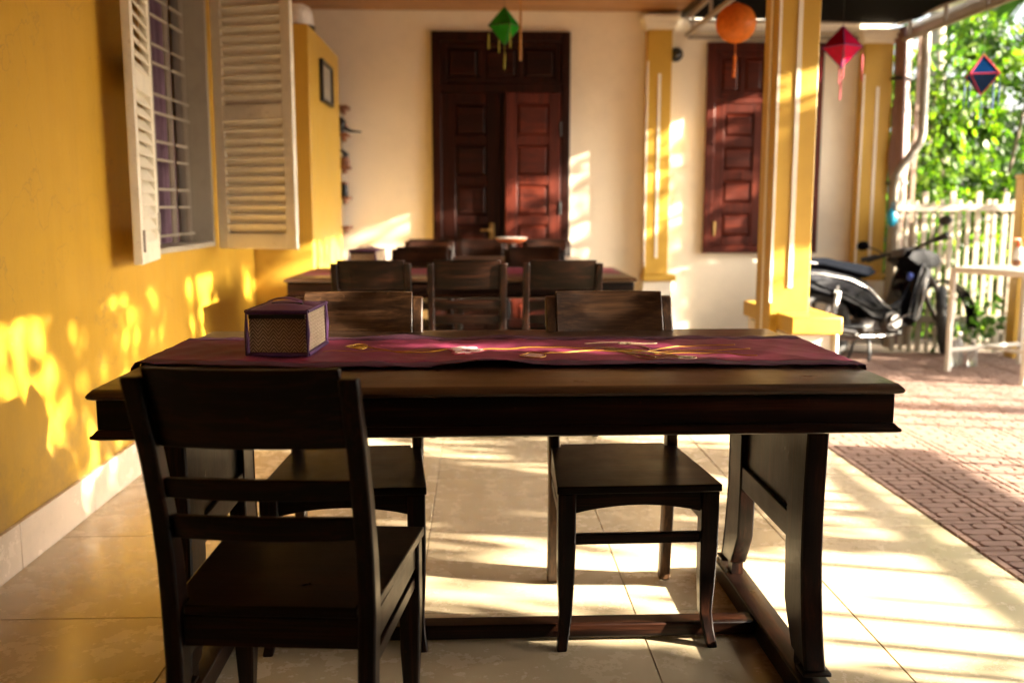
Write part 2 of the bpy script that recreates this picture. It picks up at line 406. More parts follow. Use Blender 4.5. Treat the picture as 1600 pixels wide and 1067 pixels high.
for q, d, x, yy in spots:
    dz = random.uniform(-.0022, .0022)
    if q == 0 and cnt < 290:
        if pm is None: o = mesh_p.build('paving_tile', RTILE, pv); pm = o.data
        else: o = link_mesh('paving_tile', pm, pv)
        o.location = (x, yy, -.002 + dz); o.rotation_euler = (random.uniform(-.003, .003), random.uniform(-.003, .003), random.choice((0, pi)))
        cnt += 1
    else:
        far.add([(p[0] + x, p[1] + yy, p[2] - .002 + dz) for p in mesh_p.v], mesh_p.f)
far.build('outlying_paving', RTILE, pv, kind='stuff')

# ------------------------------------------------------------------ ceiling and awning
ceil = structure(MB().box(-1.60, 1.70, -3.6, 8.42, 2.775, 2.88).build('ceiling', CEILW))
pw = .085
me = None
yy = 8.19 - pw / 2
k = 0; rest = MB()
while yy > -3.5:
    if k < 40:
        if me is None: o = MB().box(-1.50, 1.70, -pw / 2 + .002, pw / 2 - .002, 0, .016).build('plank', CEILW, ceil); me = o.data; o.location = (0, yy, 2.757); b = o.modifiers.new('bevel', 'BEVEL'); b.width = .004; b.segments = 1
        else: link_mesh('plank', me, ceil, (0, yy, 2.757 + random.uniform(-.001, .001)), mods=.004)
    else: rest.box(-1.50, 1.70, yy - pw / 2 + .002, yy + pw / 2 - .002, 2.757, 2.773)
    yy -= pw; k += 1
rest.build('planking', CEILW, ceil, kind='stuff')

aw = thing('awning', 'dark netted awning on steel trusses beside the wooden ceiling', 'awning', (1.7, 2, 2.5))
def wb(m, name, mat, root, **kw):   # build in world space, then parent
    o = m.build(name, mat, **kw); o.parent = root
    o.matrix_parent_inverse = root.matrix_basis.inverted() if False else Matrix.Translation(-Vector(root.location)) if not root.rotation_euler[2] else (Matrix.Translation(root.location) @ root.rotation_euler.to_matrix().to_4x4()).inverted()
    return o
m = MB(); nx, ny = 6, 30
gv = []
for i in range(nx + 1):
    for j in range(ny + 1):
        u = i / nx; v = j / ny; X = 1.74 + 1.78 * u; Y = -3.4 + 11.55 * v
        gv.append((X, Y, 2.705 - .035 * u - .02 * sin(pi * ((v * 16) % 1)) * 1 + .006 * sin(X * 9 + Y * 3)))
m.add(gv, [(i * (ny + 1) + j, (i + 1) * (ny + 1) + j, (i + 1) * (ny + 1) + j + 1, i * (ny + 1) + j + 1) for i in range(nx) for j in range(ny)])
cv = wb(m, 'canopy', AWN, aw, smooth=True, fix=False)
for X, zl, zu, nm in ((1.735, 2.562, 2.70, 0), (3.50, 2.515, 2.665, 1)):
    wb(MB().box(X - .015, X + .015, -3.4, 8.12, zl - .015, zl + .015), 'lower_chord', STEEL, aw)
    wb(MB().box(X - .015, X + .015, -3.4, 8.12, zu - .015, zu + .015), 'upper_chord', STEEL, aw)
    for k in range(19):
        yk = 7.9 - .6 * k
        wb(MB().box(X - .012, X + .012, yk - .012, yk + .012, zl + .015, zu - .015), 'upright', STEEL, aw)
wb(MB().box(1.75, 3.485, 8.125, 8.155, 2.535, 2.565), 'end_rail', STEEL, aw)
wb(MB().box(1.75, 3.485, 8.125, 8.155, 2.665, 2.69), 'end_rail', STEEL, aw)
for yk in (-2.6, .2, 3.0, 5.8):
    wb(MB().tube([(1.74, yk, 2.665), (3.5, yk, 2.655)], .014, 6), 'cross_rail', STEEL, aw)
wb(MB().tube([(3.60, -3.4, 2.60), (3.60, 8.3, 2.60)], .055, 12), 'gutter', GUTTER, aw, smooth=True)
wb(MB().box(3.64, 4.02, -3.4, 8.0, 2.74, 2.745), 'roof_sheet', simple('translucent_sheet', (.62, .60, .52), .3, trans=.5), aw)

structure(MB().box(1.7008, 1.738, -3.6, 8.19, 2.60 + .115, 2.88).build('eave_board', BLK))
# ------------------------------------------------------------------ walls
WX = -1.50
lw = thing('side_wall', 'glossy yellow plastered side wall with a barred window, dappled by low sun', 'wall', (WX, 2, 0))
m = MB()
WY0, WY1, WZ0, WZ1 = 4.50, 5.55, .945, 2.42
for y0, y1, z0, z1 in ((-3.6, WY0, 0, 2.775), (WY1, 8.35, 0, 2.775), (WY0, WY1, 0, WZ0), (WY0, WY1, WZ1, 2.775)):
    m.add([(WX, y0, z0), (WX, y1, z0), (WX, y1, z1), (WX, y0, z1), (WX - .2, y0, z0), (WX - .2, y1, z0), (WX - .2, y1, z1), (WX - .2, y0, z1)],
          [(0, 1, 2, 3), (7, 6, 5, 4)] + ([] ))
m.add([(WX, WY0, WZ0), (WX, WY1, WZ0), (WX, WY1, WZ1), (WX, WY0, WZ1), (WX - .2, WY0, WZ0), (WX - .2, WY1, WZ0), (WX - .2, WY1, WZ1), (WX - .2, WY0, WZ1)],
      [(0, 4, 5, 1), (1, 5, 6, 2), (2, 6, 7, 3), (3, 7, 4, 0)])
m.add([(WX, -3.6, 0), (WX - .2, -3.6, 0), (WX - .2, -3.6, 2.775), (WX, -3.6, 2.775)], [(0, 1, 2, 3)])
wb(m, 'plaster', YEL, lw, fix=False)
yb = -3.55; me = None
while yb < 8.1:
    if me is None:
        o = MB().box(0, .018, 0, .597, .0, .155).build('baseboard_tile', BASEM, bevel=.002, seg=1); me = o.data
    else: o = D.objects.new('baseboard_tile', me); COL.objects.link(o); b = o.modifiers.new('bevel', 'BEVEL'); b.width = .002; b.segments = 1; b.limit_method = 'ANGLE'
    o.location = (0, yb - 2, .001); o.parent = lw
    yb += .6
bw = thing('back_wall', 'cream plaster end wall behind the tables, holding the red wood doors', 'wall', (0, 8.2, 0))
wb(MB().box(-1.48, 3.47, 8.2, 8.42, .0, 3.1), 'plaster', CREAM, bw)
wb(MB().box(1.76, 3.20, 8.165, 8.198, 2.60, 3.05), 'skylit_band', WHT, bw)  # whiter strip where the wall catches skylight; that light is put into colour
# unseen wall added behind the viewer, dark to keep the wood's reflections dark
rw = tag(MB().box(-1.62, 1.70, -3.78, -3.62, 0, 2.9).build('dark_rear_block', paint('rear_block_brown', (.035, .018, .010), .2, .7)), 'unseen wall added behind the viewer, dark brown to keep the wood dark', 'wall')
hw_ = tag(MB().box(-4.2, -1.72, 4.0, 6.2, .0, 2.9).build('room_box', ROOMD), 'dark room seen through the barred window', 'room')
D.objects.remove(hw_)
room = MB().add([(WX - .2, 4.3, .7), (WX - .2, 5.8, .7), (WX - .2, 5.8, 2.7), (WX - .2, 4.3, 2.7), (WX - 1.6, 4.3, .7), (WX - 1.6, 5.8, .7), (WX - 1.6, 5.8, 2.7), (WX - 1.6, 4.3, 2.7)],
                [(4, 5, 6, 7), (0, 1, 5, 4), (1, 2, 6, 5), (2, 3, 7, 6), (3, 0, 4, 7)])
wb(room, 'room_recess', ROOMD, lw, fix=False)

# pillars
def pillar(name, label, x0, x1, y0, y1, zt, sides, capital=True):
    cx, cy = (x0 + x1) / 2, (y0 + y1) / 2
    t = thing(name, label, 'pillar', (cx, cy, 0), 0, 'yellow porch pillars')
    wb(MB().box(x0, x1, y0, y1, 0, zt), 'shaft', YEL2, t, bevel=.006)
    for sd in sides:
        if sd == 'f':
            c = (x0 + x1) / 2 + .0
            wb(MB().box(c - .012, c + .012, y0 - .006, y0 + .004, .74, zt - .35), 'groove_strip', WHT, t)
            wb(MB().box(x0 - .004, x0 + .010, y0 - .006, y0 + .003, .66, zt - .25), 'edge_strip', WHT, t)
        if sd == 'l':
            c = (y0 + y1) / 2
            wb(MB().box(x0 - .006, x0 + .004, c - .014, c + .014, .30, zt - .35), 'groove_strip', WHT, t)
    if capital:
        for e, z0, z1 in ((.02, zt - .0, zt + .035), (.035, zt + .035, zt + .075), (.05, zt + .075, zt + .11)):
            wb(MB().box(x0 - e, x1 + e, y0 - e, y1 + (e if y1 < 8.19 else 0), z0 + .0005, z1), 'capital', WHT, t, bevel=.004)
    return t
p1 = pillar('pillar', 'sunlit yellow square pillar standing between the big table and the motorbike', 1.562, 1.775, 5.06, 5.32, 2.64, 'fl')
wb(MB().box(1.602, 1.83, 4.84, 5.055, 0, .52), 'pedestal', WHT, p1, bevel=.01)
wb(MB().box(1.602, 1.83, 5.325, 5.60, 0, .52), 'pedestal', WHT, p1, bevel=.01)
wb(MB().box(1.78, 1.83, 5.056, 5.324, 0, .52), 'pedestal', WHT, p1, bevel=.01)
for e, z0, z1 in ((.0, .521, .610),):
    wb(MB().box(1.600, 1.865, 4.80, 5.057, z0, z1), 'plinth_cap', YEL2, p1, bevel=.008)
    wb(MB().box(1.600, 1.865, 5.323, 5.70, z0, z1), 'plinth_cap', YEL2, p1, bevel=.008)
    wb(MB().box(1.778, 1.865, 5.058, 5.322, z0, z1), 'plinth_cap', YEL2, p1, bevel=.008)
wb(MB().box(1.83, 1.858, 4.82, 5.055, .30, .519), 'pedestal_scotia', WHT, p1, bevel=.012)
p2 = pillar('pillar', 'yellow half pillar on the cream end wall, at the edge of the wooden ceiling', 1.409, 1.612, 8.085, 8.199, 2.60, 'f')
wb(MB().box(1.395, 1.675, 8.02, 8.199, .545, .60), 'plinth_cap', YEL2, p2, bevel=.006)
wb(MB().box(1.395, 1.64, 8.04, 8.199, 0, .544), 'pedestal', WHT, p2, bevel=.006)
p3 = pillar('pillar', 'yellow half pillar at the end of the cream wall beside the brown rolled tarp', 3.21, 3.455, 8.07, 8.199, 2.50, 'f')
wb(MB().box(3.19, 3.475, 8.03, 8.199, .545, .60), 'plinth_cap', YEL2, p3, bevel=.006)
wb(MB().box(3.20, 3.465, 8.04, 8.199, 0, .544), 'pedestal', WHT, p3, bevel=.006)
tag(MB().box(1.562, 1.775, -3.6, 1.05, 0, 2.70).build('porch_light_block', YEL2), 'unseen yellow wall added to block light at the near end of the porch, outside the picture', 'wall')  # added out of view, keeps sky and yard bounce off the near porch

# yellow cabinet-like block in the corner
cb = thing('corner_cabinet', 'tall yellow painted block standing in the corner against the side wall', 'cabinet', (-1.3, 7.2, 0))
wb(MB().box(-1.499, -1.10, 6.55, 7.95, 0, 2.352), 'body', YEL2, cb, bevel=.008)
wb(MB().box(-1.499, -1.088, 6.54, 7.96, 0, .14), 'baseboard', BASEM, cb, bevel=.003)
mp = thing('meter_panel', 'small dark framed panel on the flank of the yellow corner block', 'panel', (-1.098, 7.2, 2.0))
wb(MB().box(-1.0985, -1.088, 6.99, 7.43, 1.93, 2.17), 'panel_face', GREYD, mp)
for a in ((6.965, 7.455, 2.17, 2.195), (6.965, 7.455, 1.905, 1.93), (6.965, 6.99, 1.93, 2.17), (7.43, 7.455, 1.93, 2.17)):
    wb(MB().box(-1.0985, -1.07, a[0], a[1], a[2], a[3]), 'frame', BLK, mp, bevel=.003)
pt = thing('bucket', 'upturned white bucket with a black rim on top of the yellow corner block', 'bucket', (-1.22, 6.78, 2.3525))
MB().lathe([(.13, 0), (.132, .02), (.128, .022)], 24).build('rim', BLK, pt, smooth=40)
MB().lathe([(.126, .0225), (.118, .10), (.10, .145), (.06, .165), (.01, .168)], 24).build('bowl', WPL, pt, smooth=60)
# wall shelves with bits and pieces
shz = [(2.030, 'topmost empty wooden wall shelf'), (1.782, 'wooden wall shelf carrying a black bottle opener bird'), (1.520, 'middle wooden wall shelf with a small dark jar'), (1.270, 'wooden wall shelf with a short dark tin'), (1.025, 'lowest wooden wall shelf')]
shz = [(1.955, 'topmost small wooden shelf in the corner, bare'), (1.735, 'small corner shelf carrying the black bird figure'), (1.475, 'small corner shelf carrying the dark jar'),
       (1.225, 'small corner shelf carrying the short dark tin'), (.985, 'lowest small wooden corner shelf, level with the door handle')]
sh = None
for i, (z, lb) in enumerate(shz):
    if sh is None:
        sh = thing('wall_shelf', lb + ', fixed to the end wall', 'shelf', (-1.25, 8.09, z), 0, 'corner shelves')
        MB().box(-.24, .205, -.1, .108, 0, .024).build('shelf_board', SHW, sh, bevel=.002); MB().box(.15, .17, -.06, .108, -.035, -.0005).build('bracket', SHW, sh)
    else:
        c = copy_tree(sh); c.location.z = z; c['label'] = lb + ', fixed to the end wall'
bd = thing('bird_figure', 'black bird figure with a long tail perched on a corner shelf', 'figurine', (-1.09, 8.06, 1.7595))
MB().tube([(-.05, 0, .005), (-.02, 0, .05), (0, 0, .09), (-.015, 0, .13)], [.02, .035, .028, .012], 10).build('body', BLK, bd, smooth=50)
MB().tube([(-.01, 0, .06), (.06, 0, .02), (.15, 0, .012)], [.02, .012, .006], 8).build('tail', BLK, bd, smooth=50)
jr = thing('jar', 'dark jar with a sloping lid on the middle corner shelf', 'jar', (-1.085, 8.08, 1.4995))
MB().lathe([(.035, 0), (.04, .03), (.035, .07)], 14).build('jar_body', SHW, jr, smooth=50); MB().tube([(0, 0, .0705), (.02, 0, .09), (-.03, 0, .13)], [.034, .02, .01], 10).build('lid', BLK, jr, smooth=50)
tn = thing('tin', 'short dark tin on the fourth corner shelf', 'tin', (-1.09, 8.08, 1.2495))
MB().lathe([(.03, 0), (.03, .10)], 14).build('can', BLK, tn, smooth=40); MB().lathe([(.032, .1005), (.032, .118), (.02, .122)], 14).build('lid', SHW, tn, smooth=40)
tn2 = thing('cup', 'pale cup with an orange band on the corner shelf under the bird', 'cup', (-1.075, 8.05, 1.5))
tn2.location = (-1.085, 8.10, 1.7595)
MB().lathe([(.018, 0), (.024, .05)], 12).build('cup_wall', WPL, tn2, smooth=40); MB().lathe([(.0255, .0505), (.0265, .066)], 12).build('band', ORP, tn2, smooth=40)

# ------------------------------------------------------------------ barred window with shutters
wd = thing('barred_window', 'window in the yellow side wall with pale iron bars and a mauve curtain behind', 'window', (WX, 5.02, WZ0))
fd = .06
for (a, b_, c, d_) in ((WY0, WY0 + .045, WZ0, WZ1), (WY1 - .045, WY1, WZ0, WZ1), (WY0 + .045, WY1 - .045, WZ0, WZ0 + .03), (WY0 + .045, WY1 - .045, WZ1 - .045, WZ1)):
    wb(MB().box(WX - .17, WX + .014, a + .001, b_ - .001, c + .001, d_ - .001), 'frame', JAMB, wd, bevel=.003)
xb = WX - .105
y0, y1 = WY0 + .046, WY1 - .046
vb = [4.62, 4.70, 4.96, 5.06, 5.26, 5.44, 5.48]
for yv in (4.62, 4.66, 4.90, 4.94, 5.18, 5.22, 5.44, 5.48):
    wb(MB().box(xb - .006, xb + .006, yv - .006, yv + .006, WZ0 + .031, WZ1 - .046), 'bar', BARM, wd)
hz = [(1.02, 1), (1.165, 0), (1.255, 0), (1.40, 0), (1.49, 0), (1.63, 1), (1.72, 1), (1.87, 0), (1.96, 0), (2.10, 0), (2.19, 0), (2.33, 1)]
for z, full in hz:
    for a, b_ in (((y0, y1),) if full else ((y0, 4.655), (4.905, 5.175), (5.225, 5.435))):
        wb(MB().box(xb + .007, xb + .017, a, b_, z - .006, z + .006), 'bar', BARM, wd)
m = MB(); nu = 90
cg = []
for i in range(nu + 1):
    u = i / nu; Y = 4.50 + 1.0 * u
    for z in (.90, 1.6, 2.45):
        cg.append((WX - .20 + .030 * sin(u * 52 + z * .6) + .012 * sin(u * 121), Y + .02 * sin(z * 2 + u * 9), z))
m.add(cg, [(i * 3 + j, i * 3 + 3 + j, i * 3 + 4 + j, i * 3 + 1 + j) for i in range(nu) for j in range(2)])
wb(m, 'curtain', CURT, wd, smooth=True, fix=False)

def shutter(label, hinge, ang, w, slat_rows=24):
    t = thing('shutter', label, 'shutter', (hinge[0], hinge[1], .932), ang, 'louvred window shutters')
    H_ = 1.50; th = .036; st = .062
    def bx(nm, x0, x1, z0, z1, y0=-th / 2, y1=th / 2): return MB().box(x0, x1, y0, y1, z0, z1).build(nm, SHUT, t, bevel=.003, seg=1)
    bx('stile', 0, st, 0, H_); bx('stile', w - st, w, 0, H_)
    bx('rail', st + .0005, w - st - .0005, 0, .085); bx('rail', st + .0005, w - st - .0005, .715, .795); bx('rail', st + .0005, w - st - .0005, H_ - .08, H_)
    me = None
    for z0, z1, n in ((.085, .715, 12), (.795, H_ - .08, 12)):
        for k in range(n):
            z = z0 + (z1 - z0) * (k + .5) / n
            if me is None:
                o = MB().box(st - .004, w - st + .004, -.035, .035, -.004, .004).build('slat', SHUT, t); me = o.data
            else: o = link_mesh('slat', me, t)
            b = o.modifiers.new('bevel', 'BEVEL'); b.width = .003; b.segments = 1
            o.location = (0, 0, z); o.rotation_euler = (R(-56), 0, 0)
    for z in (.12, 1.2): MB().box(-.008, .03, th / 2 + .0005, th / 2 + .006, z, z + .09).build('hinge', STEEL, t)
    MB().tube([(w - .03, th / 2 + .006, .05), (w - .03, th / 2 + .006, .14)], .005, 6).build('bolt', STEEL, t)
    return t
# near leaf folded back almost against the wall; far leaf standing out into the porch
shutter('louvred shutter folded back against the yellow wall, on the near side of the window', (WX + .03, 4.475), R(-90) + R(10), .50)
shutter('louvred shutter standing straight out from the wall on the far side of the window', (WX + .035, 5.575), R(-18), .49)

# ------------------------------------------------------------------ red wood doors and window shutter in the end wall
def panelled(root_part, name, x0, x1, z0, z1, y, th, rows, cols=1, mx=.085, mz=.055, gap=.05, mat='z', parent=None, mt=None, RW=None):
    RW = RW or globals()['RW']
    # frame-and-panel leaf, front at y; rails and stiles proud of recessed panels with raised fields
    zt = z1 - z0; ph = (zt - 2 * mz - gap * (rows - 1)) / rows; pwid = ((x1 - x0) - 2 * mx - gap * (cols - 1)) / cols
    m = MB()
    m.box(x0, x0 + mx, y, y + th, z0, z1, mt); m.box(x1 - mx, x1, y, y + th, z0, z1, mt)
    zz = z0
    for r in range(rows + 1):
        h = mz if r in (0, rows) else gap
        m.box(x0 + mx, x1 - mx, y + .0015, y + th - .001, zz, zz + h, mt); zz += h + ph
    for c in range(1, cols):
        xx = x0 + mx + c * (pwid + gap) - gap; m.box(xx, xx + gap, y + .003, y + th - .002, z0 + mz, z1 - mz, mt)
    leaf = m.build(name, RW['z'], parent, bevel=.004, seg=1)
    for r in range(rows):
        for c in range(cols):
            xa = x0 + mx + c * (pwid + gap); za = z0 + mz + r * (ph + gap)
            p = MB(); e = .022
            p.box(xa, xa + pwid, y + th * .62, y + th * .8, za, za + ph, mt)
            ring = lambda q, yy: [((xa + q), yy, za + q), (xa + pwid - q, yy, za + q), (xa + pwid - q, yy, za + ph - q), (xa + q, yy, za + ph - q)]
            rr = [ring(.004, y + th * .62), ring(e, y + th * .3), ring(e + .004, y + th * .22)]
            if mt: rr = [[tuple(mt @ Vector(v)) for v in q] for q in rr]
            p.loft(rr)
            p.build('panel', RW['x'], leaf)
    return leaf
def place(parts, root):
    pass
dr = thing('double_door', 'tall red-brown double door with six panels per leaf, right leaf slightly ajar', 'door', (.2065, 8.2, 0))
X0, X1, ZT = -.5735, .5735, 2.59
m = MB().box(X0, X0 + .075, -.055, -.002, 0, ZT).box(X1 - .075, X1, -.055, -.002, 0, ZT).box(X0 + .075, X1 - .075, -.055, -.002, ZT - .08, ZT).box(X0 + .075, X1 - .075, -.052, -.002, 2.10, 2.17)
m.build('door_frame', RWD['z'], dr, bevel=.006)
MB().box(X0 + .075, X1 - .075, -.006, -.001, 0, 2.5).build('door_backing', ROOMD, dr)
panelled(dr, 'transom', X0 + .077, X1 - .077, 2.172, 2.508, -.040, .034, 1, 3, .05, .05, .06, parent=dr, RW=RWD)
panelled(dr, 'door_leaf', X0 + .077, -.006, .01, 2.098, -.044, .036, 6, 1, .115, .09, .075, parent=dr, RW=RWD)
hx = X1 - .079
mt = Matrix.Translation((hx, -.055, 0)) @ Matrix.Rotation(R(7), 4, 'Z') @ Matrix.Translation((-hx, .044, 0))
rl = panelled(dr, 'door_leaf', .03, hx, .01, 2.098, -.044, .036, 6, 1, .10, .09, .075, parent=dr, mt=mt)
MB().box(-.10, -.06, -.058, -.0445, .88, 1.03).build('lock_plate', BRASS, dr, bevel=.002)
MB().tube([(-.08, -.058, .975), (-.08, -.10, .975), (-.175, -.10, .972)], .009, 8).build('handle', BRASS, dr, smooth=50)
for z in (1.1, .35, 1.75): MB().tube([(X1 - .08, -.06, z), (X1 - .08, -.06, z + .11)], .009, 8).build('hinge', BLK, dr)
wn = thing('window_shutter', 'closed red wood window shutter with small square panels, partly behind the yellow pillar', 'shutter', (1.925, 8.2, 0))
m = MB().box(0, .07, -.05, -.002, .775, 2.515).box(.91, .98, -.05, -.002, .775, 2.515).box(.07, .91, -.05, -.002, 2.445, 2.515).box(.07, .91, -.05, -.002, .775, .84).box(.07, .91, -.046, -.002, 2.02, 2.07)
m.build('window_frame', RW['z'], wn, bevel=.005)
MB().box(.07, .91, -.006, -.001, .84, 2.445).build('window_backing', ROOMD, wn)
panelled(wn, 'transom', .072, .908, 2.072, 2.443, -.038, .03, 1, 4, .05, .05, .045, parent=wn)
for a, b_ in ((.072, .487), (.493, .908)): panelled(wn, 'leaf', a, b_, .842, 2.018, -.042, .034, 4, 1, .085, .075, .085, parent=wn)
MB().box(.085, .10, -.056, -.0445, .92, 1.04).build('hinge', BRASS, wn, bevel=.002)
cc = thing('security_camera', 'black dome camera on the cream wall next to the yellow half pillar', 'camera', (1.655, 8.12, 2.41))
MB().lathe([(.02, 0), (.055, .005), (.055, .05), (.05, .075)], 18, (0, 0, 0), 'y').build('housing', BLK, cc, smooth=40)
MB().ball((0, -.012, -.004), .034, .03, .034).build('lens', DKGLASS, cc, smooth=True)

# ------------------------------------------------------------------ furniture
def sweep_rect(path, wx, wd_):
    """post following (y,z) path, x half width list, depth list, centred on x list"""
    rings = []
    for (x, y, z), a, d in zip(path, wx, wd_): rings.append([(x - a, y - d, z), (x + a, y - d, z), (x + a, y + d, z), (x - a, y + d, z)])
    return rings
def make_chair(label, group):
    t = thing('dining_chair', label, 'chair', group=group)
    # facing local +Y
    prof = [(-.240, .0), (-.228, .10), (-.212, .22), (-.200, .34), (-.196, .44), (-.206, .54), (-.228, .64), (-.262, .75), (-.300, .84), (-.322, .893)]
    for s in (-1, 1):
        path = [(s * (.178 + (.003 if z > .4 else 0)), y, z) for y, z in prof]
        MB().loft(sweep_rect(path, [.0165] * 10, [.018, .019, .021, .025, .027, .025, .0215, .019, .0165, .0145])).build('rear_leg', DW['z'], t, bevel=.005, smooth=30)
        # front leg with outward kicked foot
        fp = [(0, .0, .0), (0, -.008, .035), (.0, -.010, .09), (.0, -.008, .18), (0, -.002, .28), (0, -.0, .4285)]
        fw = [.0135, .0145, .017, .0215, .0235, .0235]
        path = [(s * (.190 + a), .197 + .018 + b, z) for (a, b, z) in fp]
        path[0] = (s * .203, .238, 0); path[1] = (s * .195, .220, .045)
        MB().loft(sweep_rect(path, fw, fw)).build('front_leg', DW['z'], t, bevel=.004, smooth=30)
    m = MB(); T = [(-.190, -.178), (.190, -.178), (.218, .245), (-.218, .245)]
    m.loft([[(x * .995, y, .4295) for x, y in T], [(x, y, .434) for x, y in T], [(x, y, .444) for x, y in T], [(x * .985, y * .99, .450) for x, y in T]])
    # seat planks: three boards with open joints
    me_parts = []
    for k, (u0, u1) in enumerate(((0, 1),)):
        y0, y1 = -.178 + .423 * u0, -.178 + .423 * u1
        hw0, hw1 = .190 + .028 * u0, .190 + .028 * u1
        q = [(-hw0, y0), (hw0, y0), (hw1, y1), (-hw1, y1)]
        if k == 0: q = [(-.1595, -.210), (.1595, -.210), (.1595, -.1775), (hw0, -.1775), (hw1, y1), (-hw1, y1), (-hw0, -.1775), (-.1595, -.1775)]
        MB().loft([[(x, y, .4295) for x, y in q], [(x, y, .450) for x, y in q]]).build('seat', DW['x'], t, bevel=.003)
    # aprons
    n = 12
    def arch(x0, x1, z_end, z_mid, zt): return [(x0 + (x1 - x0) * i / n, z_end + (z_mid - z_end) * sin(pi * i / n) ** .8) for i in range(n + 1)] + [(x1, zt), (x0, zt)]
    MB().prism(arch(-.166, .166, .372, .392, .4285), 'y', .204, .226).build('front_apron', DW['x'], t, bevel=.002)
    MB().box(-.162, .162, -.208, -.186, .37, .4285).build('rear_apron', DW['x'], t, bevel=.002)
    for s in (-1, 1):
        a, b_ = (s * .180, -.172), (s * .195, .190)
        def bar(z0, z1, w, nm, mat):
            MB().loft([[(a[0] - w, a[1], z0), (a[0] + w, a[1], z0), (a[0] + w, a[1], z1), (a[0] - w, a[1], z1)], [(b_[0] - w, b_[1], z0), (b_[0] + w, b_[1], z0), (b_[0] + w, b_[1], z1), (b_[0] - w, b_[1], z1)]]).build(nm, mat, t, bevel=.002)
        bar(.372, .4285, .011, 'side_apron', DW['y']); bar(.325, .352, .009, 'side_stretcher', DW['y'])
    MB().box(-.167, .167, .205, .223, .285, .313).build('front_stretcher', DW['x'], t, bevel=.002)
    # back slats, curved
    def curved(z0, z1, yfun, th, sag, x, nm, rise=0):
        rings = []
        for i in range(13):
            u = -1 + 2 * i / 12; xx = x * u; yb = -sag * (1 - u * u); y0, y1 = yfun(z0) + yb, yfun(z1) + yb; dz = rise * (1 - u * u)
            rings.append([(xx, y0 - th, z0), (xx, y0 + th, z0), (xx, y1 + th, z1 + dz), (xx, y1 - th, z1 + dz)])
        MB().loft(rings).build(nm, DW['x'], t, bevel=.003, smooth=30)
    def yf(z):
        for (ya, za), (yb, zb) in zip(prof, prof[1:]):
            if za <= z <= zb: return ya + (yb - ya) * (z - za) / (zb - za)
        return prof[-1][0] - (z - prof[-1][1]) * .42
    curved(.760, .908, lambda z: yf(z) + .012, .009, .020, .1655, 'top_board')
    curved(.662, .700, yf, .008, .018, .166, 'back_slat', .004)
    curved(.582, .626, yf, .008, .018, .166, 'back_slat', .004)
    return t
ch0 = make_chair('dark wooden chair nearest the viewer, its back turned to us', 'chairs round the near table')
ch0.location = (-.362, 1.885, 0); ch0.rotation_euler = (0, 0, R(-5))
def chair(x, y, deg, label, group, lit_back=False):
    c = copy_tree(ch0)
    if lit_back:  # swap in the lit copy on top board and rear legs
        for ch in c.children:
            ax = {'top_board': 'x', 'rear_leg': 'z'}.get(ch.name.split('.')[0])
            if ax: ch.material_slots[0].link = 'OBJECT'; ch.material_slots[0].material = LITW[ax]
    c.location = (x, y, 0); c.rotation_euler = (0, 0, R(deg)); c['label'] = label; c['group'] = group; return c
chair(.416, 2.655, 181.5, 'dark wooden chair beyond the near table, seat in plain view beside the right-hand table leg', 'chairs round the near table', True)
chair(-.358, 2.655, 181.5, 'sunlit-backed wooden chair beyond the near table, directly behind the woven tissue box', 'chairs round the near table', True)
g2 = 'chairs round the middle table'
chair(-.524, 5.07, 0, 'dark chair at the middle table, leftmost of the three with backs to the viewer', g2)
chair(-.055, 5.06, 1, 'dark chair at the middle table, centre one of the three with backs to the viewer', g2)
chair(.430, 5.05, -1, 'dark chair at the middle table, rightmost of the three with backs to the viewer', g2)
chair(-.36, 6.00, 180, 'chair on the far side of the middle table, close to the far tissue box', g2)
chair(.37, 5.97, 179, 'chair on the far side of the middle table, below the orange dish', g2)
g3 = 'chairs by the red door'
chair(-.385, 7.50, 180, 'reddish chair in the last row before the door, leftmost of three', g3)
chair(.046, 7.50, 181, 'reddish chair in the last row before the door, middle of three', g3)
chair(.560, 7.47, 180, 'reddish chair in the last row before the door, rightmost of three', g3)

